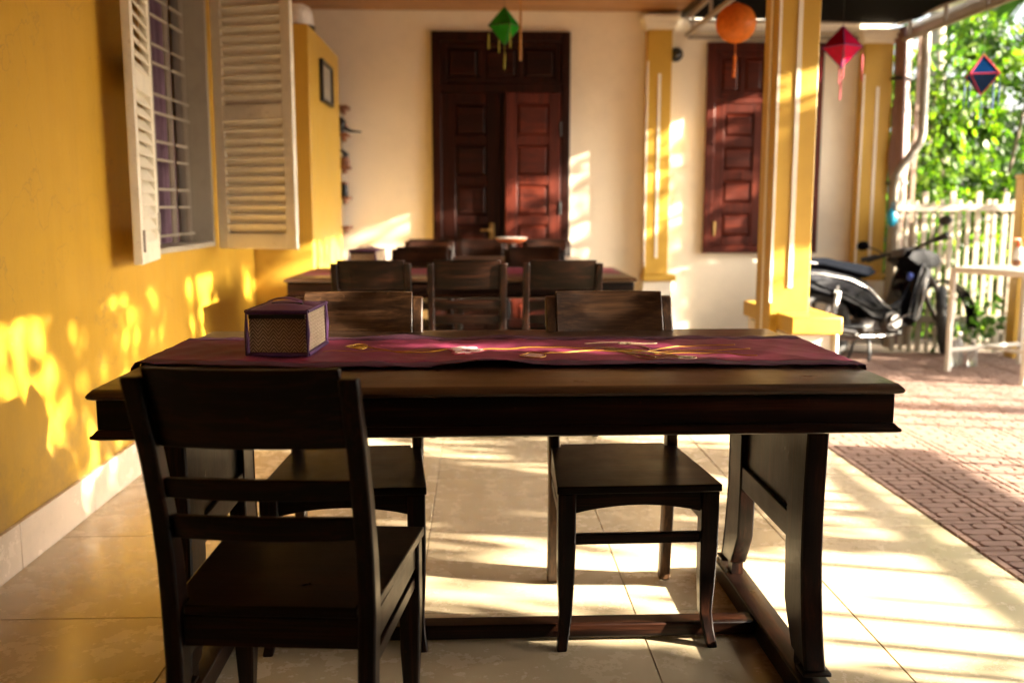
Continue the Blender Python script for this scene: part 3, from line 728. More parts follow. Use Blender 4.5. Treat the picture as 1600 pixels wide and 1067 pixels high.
def make_table(label, group):
    t = thing('dining_table', label, 'table', group=group)
    hx, hy = .872, .485
    # top boards with bevelled lip (two boards end to end across depth)
    def slab(y0, y1, lip0, lip1):
        rings = []
        for z, e in ((.766, .012), (.770, .003), (.776, .0), (.782, .004), (.7895, .012), (.790, .014)):
            a = y0 + (e if lip0 else .0); b = y1 - (e if lip1 else 0)
            rings.append([(-hx + e, a, z), (hx - e, a, z), (hx - e, b, z), (-hx + e, b, z)])
        return MB().loft(rings)
    slab(-hy, -.1612, 1, 0).build('top_board', TOPW, t, smooth=30); slab(-.160, .160, 0, 0).build('top_board', TOPW, t, smooth=30); slab(.1612, hy, 0, 1).build('top_board', TOPW, t, smooth=30)
    ax, ay = hx - .016, hy - .016
    MB().box(-ax, ax, -ay, -ay + .022, .702, .7655).build('apron', DW['x'], t, bevel=.0015); MB().box(-ax, ax, ay - .022, ay, .702, .7655).build('apron', DW['x'], t, bevel=.0015)
    for s in (-1, 1): MB().box(s * (ax - .011) - .011, s * (ax - .011) + .011, -ay + .0225, ay - .0225, .702, .7655).build('end_apron', DW['y'], t, bevel=.0015)
    rings = []
    for z, e in ((.680, .006), (.684, .020), (.690, .021), (.694, .012), (.700, .004), (.7015, 0)):
        e *= .62; rings.append([(-ax - e, -ay - e, z), (ax + e, -ay - e, z), (ax + e, ay + e, z), (-ax - e, ay + e, z)])
    MB().loft(rings).build('lower_moulding', DW['x'], t, smooth=25)
    for s in (-1, 1):
        cx = s * .740
        for q in (-1, 1):
            # shaped post: board .05 thick, outer edge sweeps outward to a sabre toe
            out = [(.335, .680), (.330, .60), (.324, .50), (.322, .42), (.325, .34), (.335, .26), (.350, .18), (.368, .115), (.380, .088)]
            inn = [(.280, .098), (.245, .150), (.215, .20), (.205, .34), (.205, .45), (.205, .680)]
            rings = []
            pl = [(q * y, z) for y, z in out + inn]
            MB().prism(pl, 'x', cx - .024, cx + .024).build('post', DW['z'], t, bevel=.004)
            # moulded outer face strip, a little proud
            o2 = out
            rings = [[(cx - .027, q * y, z), (cx + .027, q * y, z), (cx + .022, q * (y + .010), z), (cx - .022, q * (y + .010), z)] for y, z in o2]
            MB().loft(rings).build('post_face', DW['z'], t, bevel=.002, smooth=30)
            MB().box(cx - .034, cx + .034, min(q * .345, q * .402), max(q * .345, q * .402), .078, .0875).build('toe', DW['x'], t, bevel=.003)
            MB().box(cx - .017, cx + .017, min(q * .285, q * .33), max(q * .285, q * .33), .0605, .112).build('tenon', DW['z'], t)
        MB().box(cx - .007, cx + .007, -.2045, .2045, .42, .680).build('end_panel', DW['z'], t)
        MB().box(cx - .020, cx + .020, -.2045, .2045, .352, .4195).build('end_rail', DW['y'], t, bevel=.004)
        MB().box(cx - .013, cx + .013, -.2045, .2045, .640, .6795).build('end_rail', DW['y'], t, bevel=.004)
        MB().prism([(-.47, 0), (-.47, .035), (-.44, .060), (.44, .060), (.47, .035), (.47, 0)], 'x', cx - .036, cx + .036).build('sled_foot', DW['y'], t, bevel=.004)
    MB().box(-.7035, .7035, -.030, .030, .012, .052).build('stretcher', DW['x'], t, bevel=.005)
    return t
tb = make_table('large dark wooden table in the foreground with a thick moulded top', 'dining tables')
tb.location = (.050, 2.487, 0); tb.rotation_euler = (0, 0, R(.3))
tb2 = copy_tree(tb); tb2.location = (-.078, 5.60, 0); tb2.rotation_euler = (0, 0, R(-1)); tb2.scale = (1.085, .98, 1); tb2['label'] = 'middle dark wooden table with three chair backs in front of it'
tb3 = copy_tree(tb); tb3.location = (.06, 6.98, 0); tb3.scale = (.80, .82, 1); tb3['label'] = 'farthest dark wooden table, mostly hidden in front of the red door'

# table runner -------------------------------------------------
def rz(x, y):
    """cloth height over table top (world)"""
    e = max(0, (2.40 - y) / .17); e = min(1, e)     # near the front edge it lifts in waves
    w = .5 + .5 * sin(x * 11.0 + 1.0 + 1.3 * sin(x * 4)); g = math.exp(-((x - .17) / .28) ** 2) + .45 * math.exp(-((x + .02) / .12) ** 2)
    lift = .013 * e ** 2 * w * g
    b = max(0, (y - 2.66) / .1); b = min(b, 1)
    lift += .010 * b * (.5 + .5 * sin(x * 19)) * math.exp(-((x + .15) / .3) ** 2)
    return .7935 + lift + .0012 * (sin(x * 23 + y * 9) + 1) + .0009 * (sin(x * 61 - y * 33 + 2 * sin(x * 7)) + 1) + .0016 * max(0, sin(x * 37 + y * 21 + 3 * sin(y * 6 + x * 5))) ** 3 + .0012 * max(0, sin(x * 15 - y * 44)) ** 4
def run_y(x):   # front and rear edges (world y)
    return 2.228 + .010 * sin(x * 3.1 + 1) + .022 * math.exp(-((x + .84) / .3) ** 2) * 4, 2.742 - .008 * (x)
rn = thing('table_runner', 'plum satin runner embroidered with a lotus, lying across the foreground table', 'runner', (.037, 2.487, .79))
def runner_patch(v0, v1, name, mat, dz=0, x0=-.872 + .050, x1=.872 + .050, hang=True):
    m = MB(); nx_, nv = 260, max(3, int(28 * (v1 - v0)))
    rows = []
    xs = []
    if hang: xs += [(x0 - .018, -k) for k in range(0)]
    for i in range(nx_ + 1):
        x = x0 + (x1 - x0) * i / nx_; a, b_ = run_y(x)
        rows.append([(x, a + (b_ - a) * (v0 + (v1 - v0) * j / nv), rz(x, a + (b_ - a) * (v0 + (v1 - v0) * j / nv)) + dz) for j in range(nv + 1)])
    if hang:
        def over(x, sgn):
            out = []; a, b_ = run_y(x)
            for k in range(1, 12):
                dx = .008 if k > 1 else .005; t_ = k / 11
                row = []
                for j in range(nv + 1):
                    v = v0 + (v1 - v0) * j / nv; y = a + (b_ - a) * v
                    y += (-.03 if sgn > 0 else .0) * t_ + (.5 - v) * .02 * t_
                    dep = (.112 + (.5 - abs(v - .5)) * .04 + (.038 if v < .3 else 0) * (1 if sgn > 0 else .4)) * t_
                    row.append((x + sgn * (dx + .004 * sin(y * 30 + k)), y, .7935 - dep + dz * 0 - (.0 if k > 1 else -.003)))
                    if dz: row[-1] = (row[-1][0] + sgn * dz * 2, row[-1][1], row[-1][2])
                out.append(row)
            return out
        rows = list(reversed(over(x0, -1))) + rows + over(x1, 1)
    n = nv + 1
    m.add([p for r in rows for p in r], [(i * n + j, (i + 1) * n + j, (i + 1) * n + j + 1, i * n + j + 1) for i in range(len(rows) - 1) for j in range(nv)])
    o = wb(m, name, mat, rn, smooth=True, fix=False)
    s = o.modifiers.new('thick', 'SOLIDIFY'); s.thickness = .0011; s.offset = 1
    return o
runner_patch(.13, .885, 'cloth', PLUM); runner_patch(0, .128, 'hem', HEM, .0006); runner_patch(.887, 1, 'hem', HEM, .0006)
def thread(pts, mat, name, r=.0011, dz=.0022):
    P = [Vector((a, b)) for a, b in pts]; out = []
    for i in range(len(P) - 1):
        p0, p1, p2, p3 = P[max(i - 1, 0)], P[i], P[i + 1], P[min(i + 2, len(P) - 1)]
        n = max(3, int((p2 - p1).length / .01))
        for k in range(n):
            t = k / n
            q = .5 * ((2 * p1) + (-p0 + p2) * t + (2 * p0 - 5 * p1 + 4 * p2 - p3) * t * t + (-p0 + 3 * p1 - 3 * p2 + p3) * t ** 3)
            out.append((q.x, q.y, rz(q.x, q.y) + dz))
    out.append((P[-1].x, P[-1].y, rz(P[-1].x, P[-1].y) + dz))
    return wb(MB().tube(out, r, 5), name, mat, rn, smooth=True)
thread([(-.294, 2.551), (-.245, 2.502), (-.2, 2.461), (-.142, 2.454), (-.077, 2.485)], GOLDT, 'stem_thread', .0018)
thread([(-.019, 2.506), (.091, 2.513), (.211, 2.52), (.313, 2.517)], GOLDT, 'stem_thread', .0017)
thread([(.169, 2.41), (.22, 2.435), (.273, 2.461), (.324, 2.47), (.43, 2.44)], GOLDT, 'stem_thread', .0017)
thread([(-.40, 2.47), (-.3, 2.475), (-.2, 2.482), (-.08, 2.49)], GOLDT, 'stem_thread', .0008)
bud = [(-.352, 2.553), (-.336, 2.588), (-.31, 2.6), (-.294, 2.551), (-.305, 2.516), (-.332, 2.528), (-.352, 2.553)]
thread(bud, GOLDT, 'bud_thread', .0014)
for k in range(5):
    u = (k + .5) / 5; thread([(-.352 + .01 * k, 2.553), (-.325, 2.522 + .062 * u), (-.296, 2.551)], GOLDT, 'bud_thread', .0010)
bud2 = [(.107, 2.401), (.138, 2.432), (.168, 2.399), (.167, 2.357), (.141, 2.348), (.107, 2.401)]
def patch(pts, mat, name, dz=.0018):
    n = len(pts); cx = sum(p[0] for p in pts) / n; cy = sum(p[1] for p in pts) / n
    vs = [(cx, cy, rz(cx, cy) + dz + .0008)] + [(x, y, rz(x, y) + dz) for x, y in pts] + [(x, y, rz(x, y) + dz - .0015) for x, y in pts]
    wb(MB().add(vs, [(0, 1 + i, 1 + (i + 1) % n) for i in range(n)] + [(1 + i, n + 1 + i, n + 1 + (i + 1) % n, 1 + (i + 1) % n) for i in range(n)]), name, mat, rn)
patch(bud2[:-1], PINKW, 'bud_patch'); thread(bud2, GOLDT, 'bud_thread', .0015, .003)
fc = (-.030, 2.478)
for a, l, w in ((170, .062, .020), (215, .055, .022), (140, .070, .022), (105, .085, .026), (70, .088, .026), (35, .070, .024), (0, .062, .022), (-35, .055, .024), (-90, .075, .024), (250, .085, .025)):
    dx, dy = cos(R(a)), sin(R(a)) ; kx = .9
    def pp(s_, t_): return (fc[0] + (dx * s_ - dy * t_) * kx, fc[1] + (dy * s_ + dx * t_))
    o_ = [pp(.008, 0), pp(l * .4, w), pp(l * .8, w * .75), pp(l, 0), pp(l * .8, -w * .75), pp(l * .4, -w)]
    patch(o_, PINK, 'petal', .0016 + .0003 * (a % 7)); i_ = [pp(.014, 0), pp(l * .4, w * .66), pp(l * .72, w * .45), pp(l * .85, 0), pp(l * .72, -w * .45), pp(l * .4, -w * .66)]
    patch(i_, PINKW, 'petal', .0030 + .0003 * (a % 7))
for pts in ([(.294, 2.605), (.359, 2.611), (.49, 2.586), (.384, 2.581), (.435, 2.539), (.453, 2.48)],
            [(.313, 2.524), (.367, 2.464), (.417, 2.338), (.493, 2.318), (.536, 2.324), (.543, 2.357), (.501, 2.359), (.438, 2.425), (.373, 2.502), (.313, 2.524)],
            [(.330, 2.515), (.40, 2.41), (.46, 2.35), (.535, 2.34)], [(.335, 2.52), (.42, 2.43), (.49, 2.375), (.50, 2.33)], [(.36, 2.50), (.39, 2.44), (.44, 2.37), (.44, 2.33)], [(.39, 2.605), (.42, 2.575), (.41, 2.60)]):
    thread(pts, PALET, 'leaf_thread', .0014)
for pts in ([(.433, 2.425), (.483, 2.49), (.551, 2.543), (.697, 2.55)], [(.437, 2.418), (.531, 2.451), (.715, 2.471)], [(.448, 2.389), (.601, 2.419), (.705, 2.369)]):
    thread(pts, GOLDT, 'leaf_thread', .0013)

# tissue boxes -------------------------------------------------
def tissue_box(label, loc, rz_, w=.160, d=.235, h=.118):
    t = thing('tissue_box', label, 'tissue box', loc, rz_, 'woven tissue boxes')
    MB().box(-w / 2 + .008, w / 2 - .008, -d / 2 + .012, d / 2 - .004, .004, h - .012).build('woven_body', RATT, t)
    a = w / 2 - .004; b_ = d / 2 - .004; r = .006
    def loop(y): return [(-a, y, .006), (a, y, .006), (a + .001, y, h * .5), (a, y, h - .006), (-a, y, h - .006), (-a - .001, y, h * .5), (-a, y, .006)]
    for y in (-b_, b_): MB().tube(loop(y), r, 8).build('binding', BIND, t, smooth=40)
    for x in (-a, a):
        MB().tube([(x, -b_, .006), (x, b_, .006)], r, 8).build('binding', BIND, t, smooth=40)
        MB().tube([(x, -b_, h - .004), (x, b_, h - .004)], r * .9, 8).build('binding', BIND, t, smooth=40)
    MB().box(-a + .006, a - .006, -b_ - .002, -b_ + .009, h - .022, h - .012).build('dark_slot', BLK, t)
    # domed satin lid with a slit and two flaps
    n, mm = 16, 24; m = MB(); vs = []
    for i in range(n + 1):
        for j in range(mm + 1):
            u = -1 + 2 * i / n; v = -1 + 2 * j / mm
            z = h - .004 + .007 * (1 - u ** 4) * (1 - v ** 4) + .007 * math.exp(-((v - .45) / .3) ** 2) * (1 - u * u) + .008 * math.exp(-((v + .45) / .3) ** 2) * (1 - u * u) - .016 * math.exp(-(v / .10) ** 2) * (1 - u * u)
            vs.append((u * (a + .002), v * (b_ + .002), z))
    m.add(vs, [(i * (mm + 1) + j, (i + 1) * (mm + 1) + j, (i + 1) * (mm + 1) + j + 1, i * (mm + 1) + j + 1) for i in range(n) for j in range(mm)])
    m.build('lid_cloth', SATIN, t, smooth=True)
    m = MB(); vs = []
    for i in range(11):
        for j in range(7):
            u = -1 + 2 * i / 10; v = j / 6
            vs.append((u * .045, -.004 - v * .030, h + .019 + .008 * sin(pi * v * .8) - .010 * u * u - .004 * v))
    m.add(vs, [(i * 7 + j, i * 7 + 7 + j, i * 7 + 8 + j, i * 7 + 1 + j) for i in range(10) for j in range(6)])
    m.build('flap', SATIN, t, smooth=True)
    MB().box(-.04, .04, -.006, .006, h - .002, h + .0075).build('opening', BLK, t)
    return t
tbx = tissue_box('woven rattan tissue box with purple binding standing on the plum runner', (-.494, 2.510, .7965), R(-3))
tb2x = copy_tree(tbx); tb2x.location = (-.665, 5.86, .7905); tb2x.rotation_euler = (0, 0, R(-8)); tb2x['label'] = 'dark tissue box on the middle table, in front of the cream wall corner'; tb2x.scale = (1.05, 1.05, 1.05)
# small runner on the middle table (its plum edge shows between the chair backs)
m = MB(); vs = []
for i in range(61):
    x = -.98 + 1.8 * i / 60
    for j in range(9): vs.append((x, 5.40 + .5 * j / 8, .7925 + .001 * (1 + sin(x * 30 + j))))
m.add(vs, [(i * 9 + j, i * 9 + 9 + j, i * 9 + 10 + j, i * 9 + 1 + j) for i in range(60) for j in range(8)])
tag(m.build('table_runner', PLUM, smooth=True), 'plum runner glimpsed between the chair backs on the middle table', 'runner')
os_ = thing('footed_dish', 'orange shallow dish on a grey foot, standing on the farthest table before the door', 'dish', (.245, 6.90, .7905))
MB().lathe([(.055, 0), (.05, .01), (.030, .03), (.028, .09), (.035, .115)], 20).build('foot', GREYM, os_, smooth=50)
MB().lathe([(.035, .1155), (.09, .13), (.115, .148), (.112, .151), (.08, .138), (.01, .125)], 28).build('bowl', ORP, os_, smooth=50)
MB().lathe([(.1125, .1515), (.117, .156), (.114, .158)], 28).build('rim', WPL, os_, smooth=50)

# ------------------------------------------------------------------ lanterns
def octa(name, label, loc, s, hh, mat, trim, tmat, rot, tl, top_z, drops, lower=.17):
    t = thing(name, label, 'lantern', loc, 0, 'paper lanterns')
    q = [(s * cos(rot + k * pi / 2), s * sin(rot + k * pi / 2), 0) for k in range(4)]
    top, bot = (0, 0, hh), (0, 0, -hh)
    for k in range(4):
        a, b_ = q[k], q[(k + 1) % 4]
        for ap in (top, bot):
            c = Vector(((a[0] + b_[0] + ap[0]) / 3, (a[1] + b_[1] + ap[1]) / 3, (a[2] + b_[2] + ap[2]) / 3))
            inn = c * .985
            MB().add([a, b_, ap, tuple(Vector(a) * .985), tuple(Vector(b_) * .985), tuple(Vector(ap) * .985)], [(0, 1, 2), (5, 4, 3)]).build('paper_panel', mat, t, fix=False)
        MB().tube([a, top], .0035, 5).build('edge_tape', trim, t); MB().tube([a, bot], .0035, 5).build('edge_tape', trim, t)
        MB().tube([a, b_], .004, 5).build('edge_tape', trim, t)
        if drops:
            z0 = -.055
            MB().tube([(a[0], a[1], 0), (a[0], a[1], z0)], .0012, 4).build('thread', tmat, t)
            MB().tube([(a[0], a[1], z0), (a[0], a[1], z0 - .02), (a[0] * 1.01, a[1], z0 - tl)], [.003, .0055, .005], 7).build('tassel', tmat, t, smooth=50)
    MB().tube([(0, 0, -hh), (.002, 0, -hh - .05)], .0015, 4).build('thread', tmat, t)
    MB().tube([(.002, 0, -hh - .05), (.002, 0, -hh - .07), (-.002, 0, -hh - lower)], [.003, .0055, .005], 7).build('tassel', tmat, t, smooth=50)
    MB().tube([(0, 0, hh), (0, 0, top_z - loc[2])], .0015, 4).build('cord', BLK, t)
    return t
octa('paper_lantern', 'green diamond paper lantern with olive tassels hanging before the double door', (.190, 6.6, 2.352), .112, .125, GRN, simple('dark_green_tape', (.02, .09, .02), .5), YTAS, R(-72), .10, 2.757, True, .15)
octa('paper_lantern', 'red diamond paper lantern between the yellow pillar and the far half pillar', (2.468, 6.6, 2.232), .132, .138, RED, simple('navy_tape', (.05, .02, .12), .5), simple('red_thread', (.35, .01, .03), .7), R(-105), .17, 2.69, True, .21)
octa('paper_lantern', 'blue diamond paper lantern with red tape hanging in front of the foliage', (3.338, 6.4, 2.027), .125, .130, BLU, simple('red_tape', (.45, .02, .05), .5), simple('blue_thread', (.01, .05, .18), .7), R(-152), .16, 2.52, True, .20)
ol = thing('paper_lantern', 'round orange lantern hanging in front of the red wood window', 'lantern', (1.687, 6.4, 2.344), 0, 'paper lanterns')
n = 48; rings = []
for i in range(15):
    t_ = pi * (i + .15) / 14.3; rings.append([((.127 * sin(t_) + .002 * abs(sin(8 * 2 * pi * k / n))) * cos(2 * pi * k / n), (.127 * sin(t_) + .002 * abs(sin(8 * 2 * pi * k / n))) * sin(2 * pi * k / n), -.124 * cos(t_)) for k in range(n)])
MB().loft(rings).build('shade', ORG, ol, smooth=True)
MB().lathe([(.022, .118), (.022, .128)], 16).build('top_cap', simple('dark_orange', (.35, .08, .02), .5), ol, smooth=40)
MB().tube([(0, 0, -.122), (0, 0, -.20)], .004, 6).build('thread', ORG, ol)
MB().tube([(0, 0, -.20), (0, 0, -.215), (.0, 0, -.235), (-.004, 0, -.34)], [.006, .013, .008, .012], 8).build('tassel', ORG, ol, smooth=50)
MB().tube([(0, 0, .125), (0, 0, .345)], .0015, 4).build('cord', BLK, ol)
bs = tag(MB().tube([(.296, 6.55, 2.75), (.293, 6.55, 2.125)], .0085, 8).build('bamboo_stick', BAMB, smooth=50), 'thin bamboo stick hanging from the ceiling next to the green lantern', 'stick')
MB().tube([(.30, 6.55, 2.757), (.298, 6.55, 2.74)], .002, 4).build('cord', BLK, bs)

# ------------------------------------------------------------------ tarp roll, downpipe, bag
tp = thing('rolled_tarp', 'brown rolled-up tarpaulin hanging upright beside the end wall', 'tarp', (3.56, 8.02, .6))
rings = []; n = 28
for i in range(24):
    z = .0 + 2.62 * i / 23; rr = .066 + .012 * sin(z * 5) + .006 * sin(z * 17)
    rings.append([(3.54 - .02 * (z / 2.6) + (rr * (1 + .16 * sin(5 * a + z * 2.0) + .07 * sin(11 * a - z * 3))) * cos(a), 8.05 + .06 * sin(a) * (1 + .2 * sin(4 * a + z)), z) for a in [2 * pi * k / n for k in range(n)]])
wb(MB().loft(rings), 'roll', TARP, tp, smooth=True)
for z in (.55, 1.35, 2.2): wb(MB().lathe([(.092, z), (.094, z + .012), (.092, z + .025)], 20, (3.54 - .02 * (z / 2.6), 8.05, 0), sc=(1, .72)), 'tie_strap', BLK, tp, smooth=40)
dp = thing('downpipe', 'pale plastic downpipe with a slanting elbow beside the brown tarp', 'pipe', (3.6, 7.9, .0))
wb(MB().tube([(3.62, 7.86, 2.56), (3.632, 7.86, 1.76), (3.62, 7.86, 1.69), (3.50, 7.88, 1.50), (3.45, 7.88, 1.42), (3.435, 7.88, 1.30), (3.44, 7.88, .0)], [.036] * 7, 14), 'pipe_run', PIPE, dp, smooth=50)
for z in (2.3, 1.0, .35): wb(MB().lathe([(.041, 0), (.043, .02), (.041, .04)], 14, ((3.623 if z > 1.9 else 3.438), (7.86 if z > 1.9 else 7.88), z)), 'pipe_collar', STEEL, dp, smooth=40)
wb(MB().box(3.60, 3.632, 7.93, 7.96, .0, 2.56), 'post', GUTTER, dp)
bg_ = thing('plastic_bag', 'small turquoise bag hanging on the downpipe above the motorbike', 'bag', (3.385, 7.78, 1.03))
MB().ball((0, 0, .05), .045, .035, .075).build('bag_body', BLUEP, bg_, smooth=True); MB().tube([(-.01, 0, .11), (.01, .03, .16), (.03, .06, .17), (.03, .02, .15), (.012, 0, .11)], .004, 6).build('handle', BLUEP, bg_, smooth=50)

# ------------------------------------------------------------------ fences
def fence(label, x0, y0, length, axis_x, pitch, tall_every, h_t, h_s, rails, as_parts=True, w=.042, loc_rz=0):
    t = thing('picket_fence', label, 'fence', (x0, y0, 0), 0 if axis_x else R(90))
    mt_, ms_ = None, None
    n = int(length / pitch); big = MB()
    for k in range(n):
        tall = (k % tall_every == 0); h = h_t if tall else h_s; ww = w if tall else w * .72
        xk = pitch * (k + .5); dz = random.uniform(-.012, .012); tl = random.uniform(-.012, .012)
        if as_parts:
            me_ = mt_ if tall else ms_
            if me_ is None:
                o = MB().box(-ww / 2, ww / 2, -.011, .011, 0, h).build('picket', FENCE, t, bevel=.003, seg=1)
                if tall: mt_ = o.data
                else: ms_ = o.data
            else: o = link_mesh('picket', me_, t, mods=.003)
            o.location = (xk, -.0, -.02 + dz); o.rotation_euler = (0, tl, 0)
        else:
            ww *= random.uniform(.5, 1.7); xk += random.uniform(-.03, .03)
            if random.random() < .85: big.box(xk - ww / 2, xk + ww / 2, -.011, .011, -.05, h + dz * 8)
    if not as_parts: big.build('picketing', FENCE, t, kind='stuff')
    for z in rails: MB().box(0, length, -.034, -.0115, z, z + .055).build('rail', FENCE, t, bevel=.003, seg=1)
    return t
fence('white picket fence behind the motorbike, tall and short pickets alternating', 3.40, 7.78, 1.75, True, .0735, 3, 1.31, 1.235, (1.13, .22))
sf = fence('white picket fence running along the paved yard outside the picture', 5.20, -1.6, 5.25, False, .15, 4, 1.52, 1.46, (1.035, 1.088, 1.141, 1.215, .20), as_parts=False, w=.028)
fence('open slender picket fence across from the middle table outside the picture', 5.20, 3.9, 3.7, False, .22, 4, 1.25, 1.2, (.20,), as_parts=False, w=.04)
yp = thing('gate_post', 'mustard yellow wooden post at the end of the white picket fence', 'post', (4.22, 7.30, 0))
MB().box(-.062, .075, -.06, .06, -.02, 1.385).build('post_body', YEL2, yp, bevel=.006); MB().box(-.07, .083, -.068, .068, 1.3855, 1.41).build('cap', YEL2, yp, bevel=.005)

# ------------------------------------------------------------------ white metal table with bottle
A = Vector((3.365, 6.67)); ang = atan2(.30, .69)
wt = thing('metal_table', 'white tubular metal stand with a flat top at the picture edge, before the picket fence', 'table', (A.x, A.y, 0), ang)
Lx, Ly = .76, -.60
for x in (0, Lx):
    for y in (0, Ly): MB().box(x - .016, x + .016, y - .016, y + .016, 0, .705).build('leg', WMET, wt, bevel=.003)
MB().box(-.016, Lx + .016, -.015, .015, .706, .738).build('top_rail', WMET, wt, bevel=.003); MB().box(-.016, Lx + .016, Ly - .015, Ly + .015, .706, .738).build('top_rail', WMET, wt, bevel=.003)
for x in (0, Lx): MB().box(x - .015, x + .015, Ly + .0155, -.0155, .706, .738).build('top_rail', WMET, wt, bevel=.003)
MB().box(-.005, Lx + .005, Ly, 0, .7385, .748).build('table_top', WMET, wt, bevel=.002)
MB().box(.0165, Lx - .0165, -.012, .012, .14, .166).build('lower_rail', WMET, wt, bevel=.003); MB().box(Lx / 2 - .012, Lx / 2 + .012, Ly + .0125, -.0125, .14, .166).build('lower_rail', WMET, wt, bevel=.003)
sb_ = thing('spray_bottle', 'brown and white bottle with an orange pump on the white metal table', 'bottle', (3.86, 6.73, .7485))
MB().lathe([(.034, 0), (.036, .02), (.036, .045)], 18).build('bottle_base', SHW, sb_, smooth=40); MB().lathe([(.0358, .0455), (.035, .10), (.022, .128), (.014, .135)], 18).build('bottle_body', WPL, sb_, smooth=50)
MB().lathe([(.017, .1355), (.017, .165), (.010, .170)], 12).build('pump_collar', REDP, sb_, smooth=40); MB().tube([(0, 0, .17), (0, 0, .19), (-.05, 0, .188)], .008, 8).build('pump_head', REDP, sb_, smooth=40)
first = None
for x, y, h, lb in ((3.50, 6.86, .20, 'clear plastic bottle standing under the white metal table, nearest its leg'), (3.57, 6.93, .23, 'tallest clear plastic bottle under the white metal table'), (3.66, 6.89, .18, 'short clear plastic bottle under the white metal table, farthest from the motorbike')):
    b = thing('plastic_bottle', lb, 'bottle', (x, y, 0), 0, 'bottles under the white table')
    MB().lathe([(.03, 0), (.034, .01), (.033, h * .4), (.034, h * .7), (.014, h * .92), (.013, h)], 14).build('bottle_wall', CLEAR, b, smooth=50); MB().lathe([(.0155, h + .0005), (.0155, h + .018)], 12).build('cap', WPL, b, smooth=40)

# ------------------------------------------------------------------ motorbike
mb = thing('motorbike', 'black step-through motorbike parked across the paving behind the yellow pillar', 'motorbike', (2.58, 7.02, 0), R(21))
mb.rotation_euler = (R(-8), 0, R(21)); mb.scale = (1.0, 1.0, .96)
def prof(name, poly, hw, mat, parent=mb, bev=.012, taper=None, yc=0):
    m = MB(); n = len(poly); cx = sum(p[0] for p in poly) / n; cz = sum(p[1] for p in poly) / n
    rings = []
    for yy, k in ((-hw, .86), (-hw * .72, .97), (-hw * .3, 1.0), (hw * .3, 1.0), (hw * .72, .97), (hw, .86)):
        rings.append([(cx + (x - cx) * k, yc + yy * (taper(x) if taper else 1), cz + (z - cz) * k) for x, z in poly])
    return m.loft(rings).build(name, mat, parent, bevel=bev * .5, smooth=50)
def wheel(cx, parent, steer=False):
    w = MB().torus(.245, .042, (0, 0, 0), n=44, m=10, sq=1.0).build('wheel', RUB, parent, smooth=50)
    w.location = (cx, 0, .287)
    MB().torus(.208, .014, (0, 0, 0), n=36, m=8, sq=1.8).build('rim', ALU, w, smooth=50)
    MB().lathe([(.045, -.05), (.05, -.04), (.05, .04), (.045, .05)], 18, (0, 0, 0), 'y').build('hub', ALU, w, smooth=40)
    for k in range(6):
        a = k * pi / 3; m = MB(); mt = Matrix.Rotation(a, 4, 'Y'); m.box(.045, .20, -.010, .010, -.014, .014, mt); m.build('spoke', ALU, w)
    MB().torus(.095, .012, (0, -.052, 0), n=28, m=4, sq=.2).build('brake_disc', CHR, w)
    return w
wheel(0, mb)
fw = wheel(1.235, mb); fw.rotation_euler = (0, 0, R(42))
prof('tail_panel', [(-.40, .70), (-.33, .775), (-.05, .755), (.20, .70), (.40, .635), (.52, .50), (.62, .41), (.80, .37), (.80, .27), (.62, .27), (.44, .32), (.30, .42), (.12, .50), (-.1, .56), (-.3, .64)], .105, BLKG)
prof('side_panel', [(-.20, .66), (.05, .665), (.28, .60), (.42, .52), (.50, .42), (.44, .37), (.30, .45), (.1, .54), (-.1, .60)], .128, BLKG, bev=.01)
for s in (-1, 1): MB().tube([(-.30, s * .105, .715), (-.05, s * .116, .695), (.2, s * .126, .645), (.38, s * .126, .565), (.50, s * .122, .455), (.60, s * .11, .385)], [.003, .006, .007, .008, .007, .004], 8).build('trim_strip', CHR, mb, smooth=50)
prof('seat', [(-.34, .785), (-.20, .825), (.0, .822), (.12, .795), (.30, .770), (.46, .735), (.50, .690), (.42, .655), (.18, .712), (-.05, .765), (-.3, .78)], .125, SEATM, bev=.02)
MB().tube([(-.42, -.09, .80), (-.30, -.13, .80), (-.12, -.135, .775)], .012, 8).build('grab_rail', CHR, mb, smooth=50); MB().tube([(-.42, .09, .80), (-.30, .13, .80), (-.12, .135, .775)], .012, 8).build('grab_rail', CHR, mb, smooth=50)
prof('tail_light', [(-.45, .70), (-.40, .765), (-.36, .76), (-.38, .69)], .07, REDP, bev=.006)
prof('rear_fender', [(-.44, .69), (-.38, .64), (-.2, .60), (-.28, .54), (-.40, .45), (-.46, .40), (-.48, .44)], .055, BLK)
prof('leg_shield', [(.70, .30), (.80, .245), (.87, .28), (.95, .45), (1.02, .60), (1.06, .70), (1.02, .78), (.92, .78), (.86, .68), (.80, .54), (.75, .42)], .135, BLKG, bev=.014, taper=lambda x: 1.0 if x < .95 else .75)
prof('centre_tunnel', [(.44, .47), (.60, .425), (.72, .47), (.80, .58), (.88, .69), (.94, .72), (.97, .58), (.90, .36), (.80, .27), (.58, .26), (.44, .31)], .085, BLKG)
MB().tube([(.80, -.150, .30), (.87, -.160, .47), (.93, -.150, .64)], [.006, .012, .005], 8).build('trim_strip', CHR, mb, smooth=50)
hd = prof('head_cowl', [(.76, .80), (.82, .865), (.96, .885), (1.12, .83), (1.17, .75), (1.04, .70), (.88, .73)], .115, BLKG); hd.location = (0, 0, 0)
prof('headlight', [(1.12, .82), (1.175, .765), (1.14, .715), (1.08, .73)], .075, DKGLASS, bev=.004)
prof('dashboard', [(.77, .815), (.81, .875), (.90, .90), (.90, .87), (.82, .83)], .07, GREYM, bev=.004)
ST = Matrix.Translation((.93, 0, .865)) @ Matrix.Rotation(R(27), 4, Vector((-.45, 0, .89))) @ Matrix.Translation((-.93, 0, -.965))
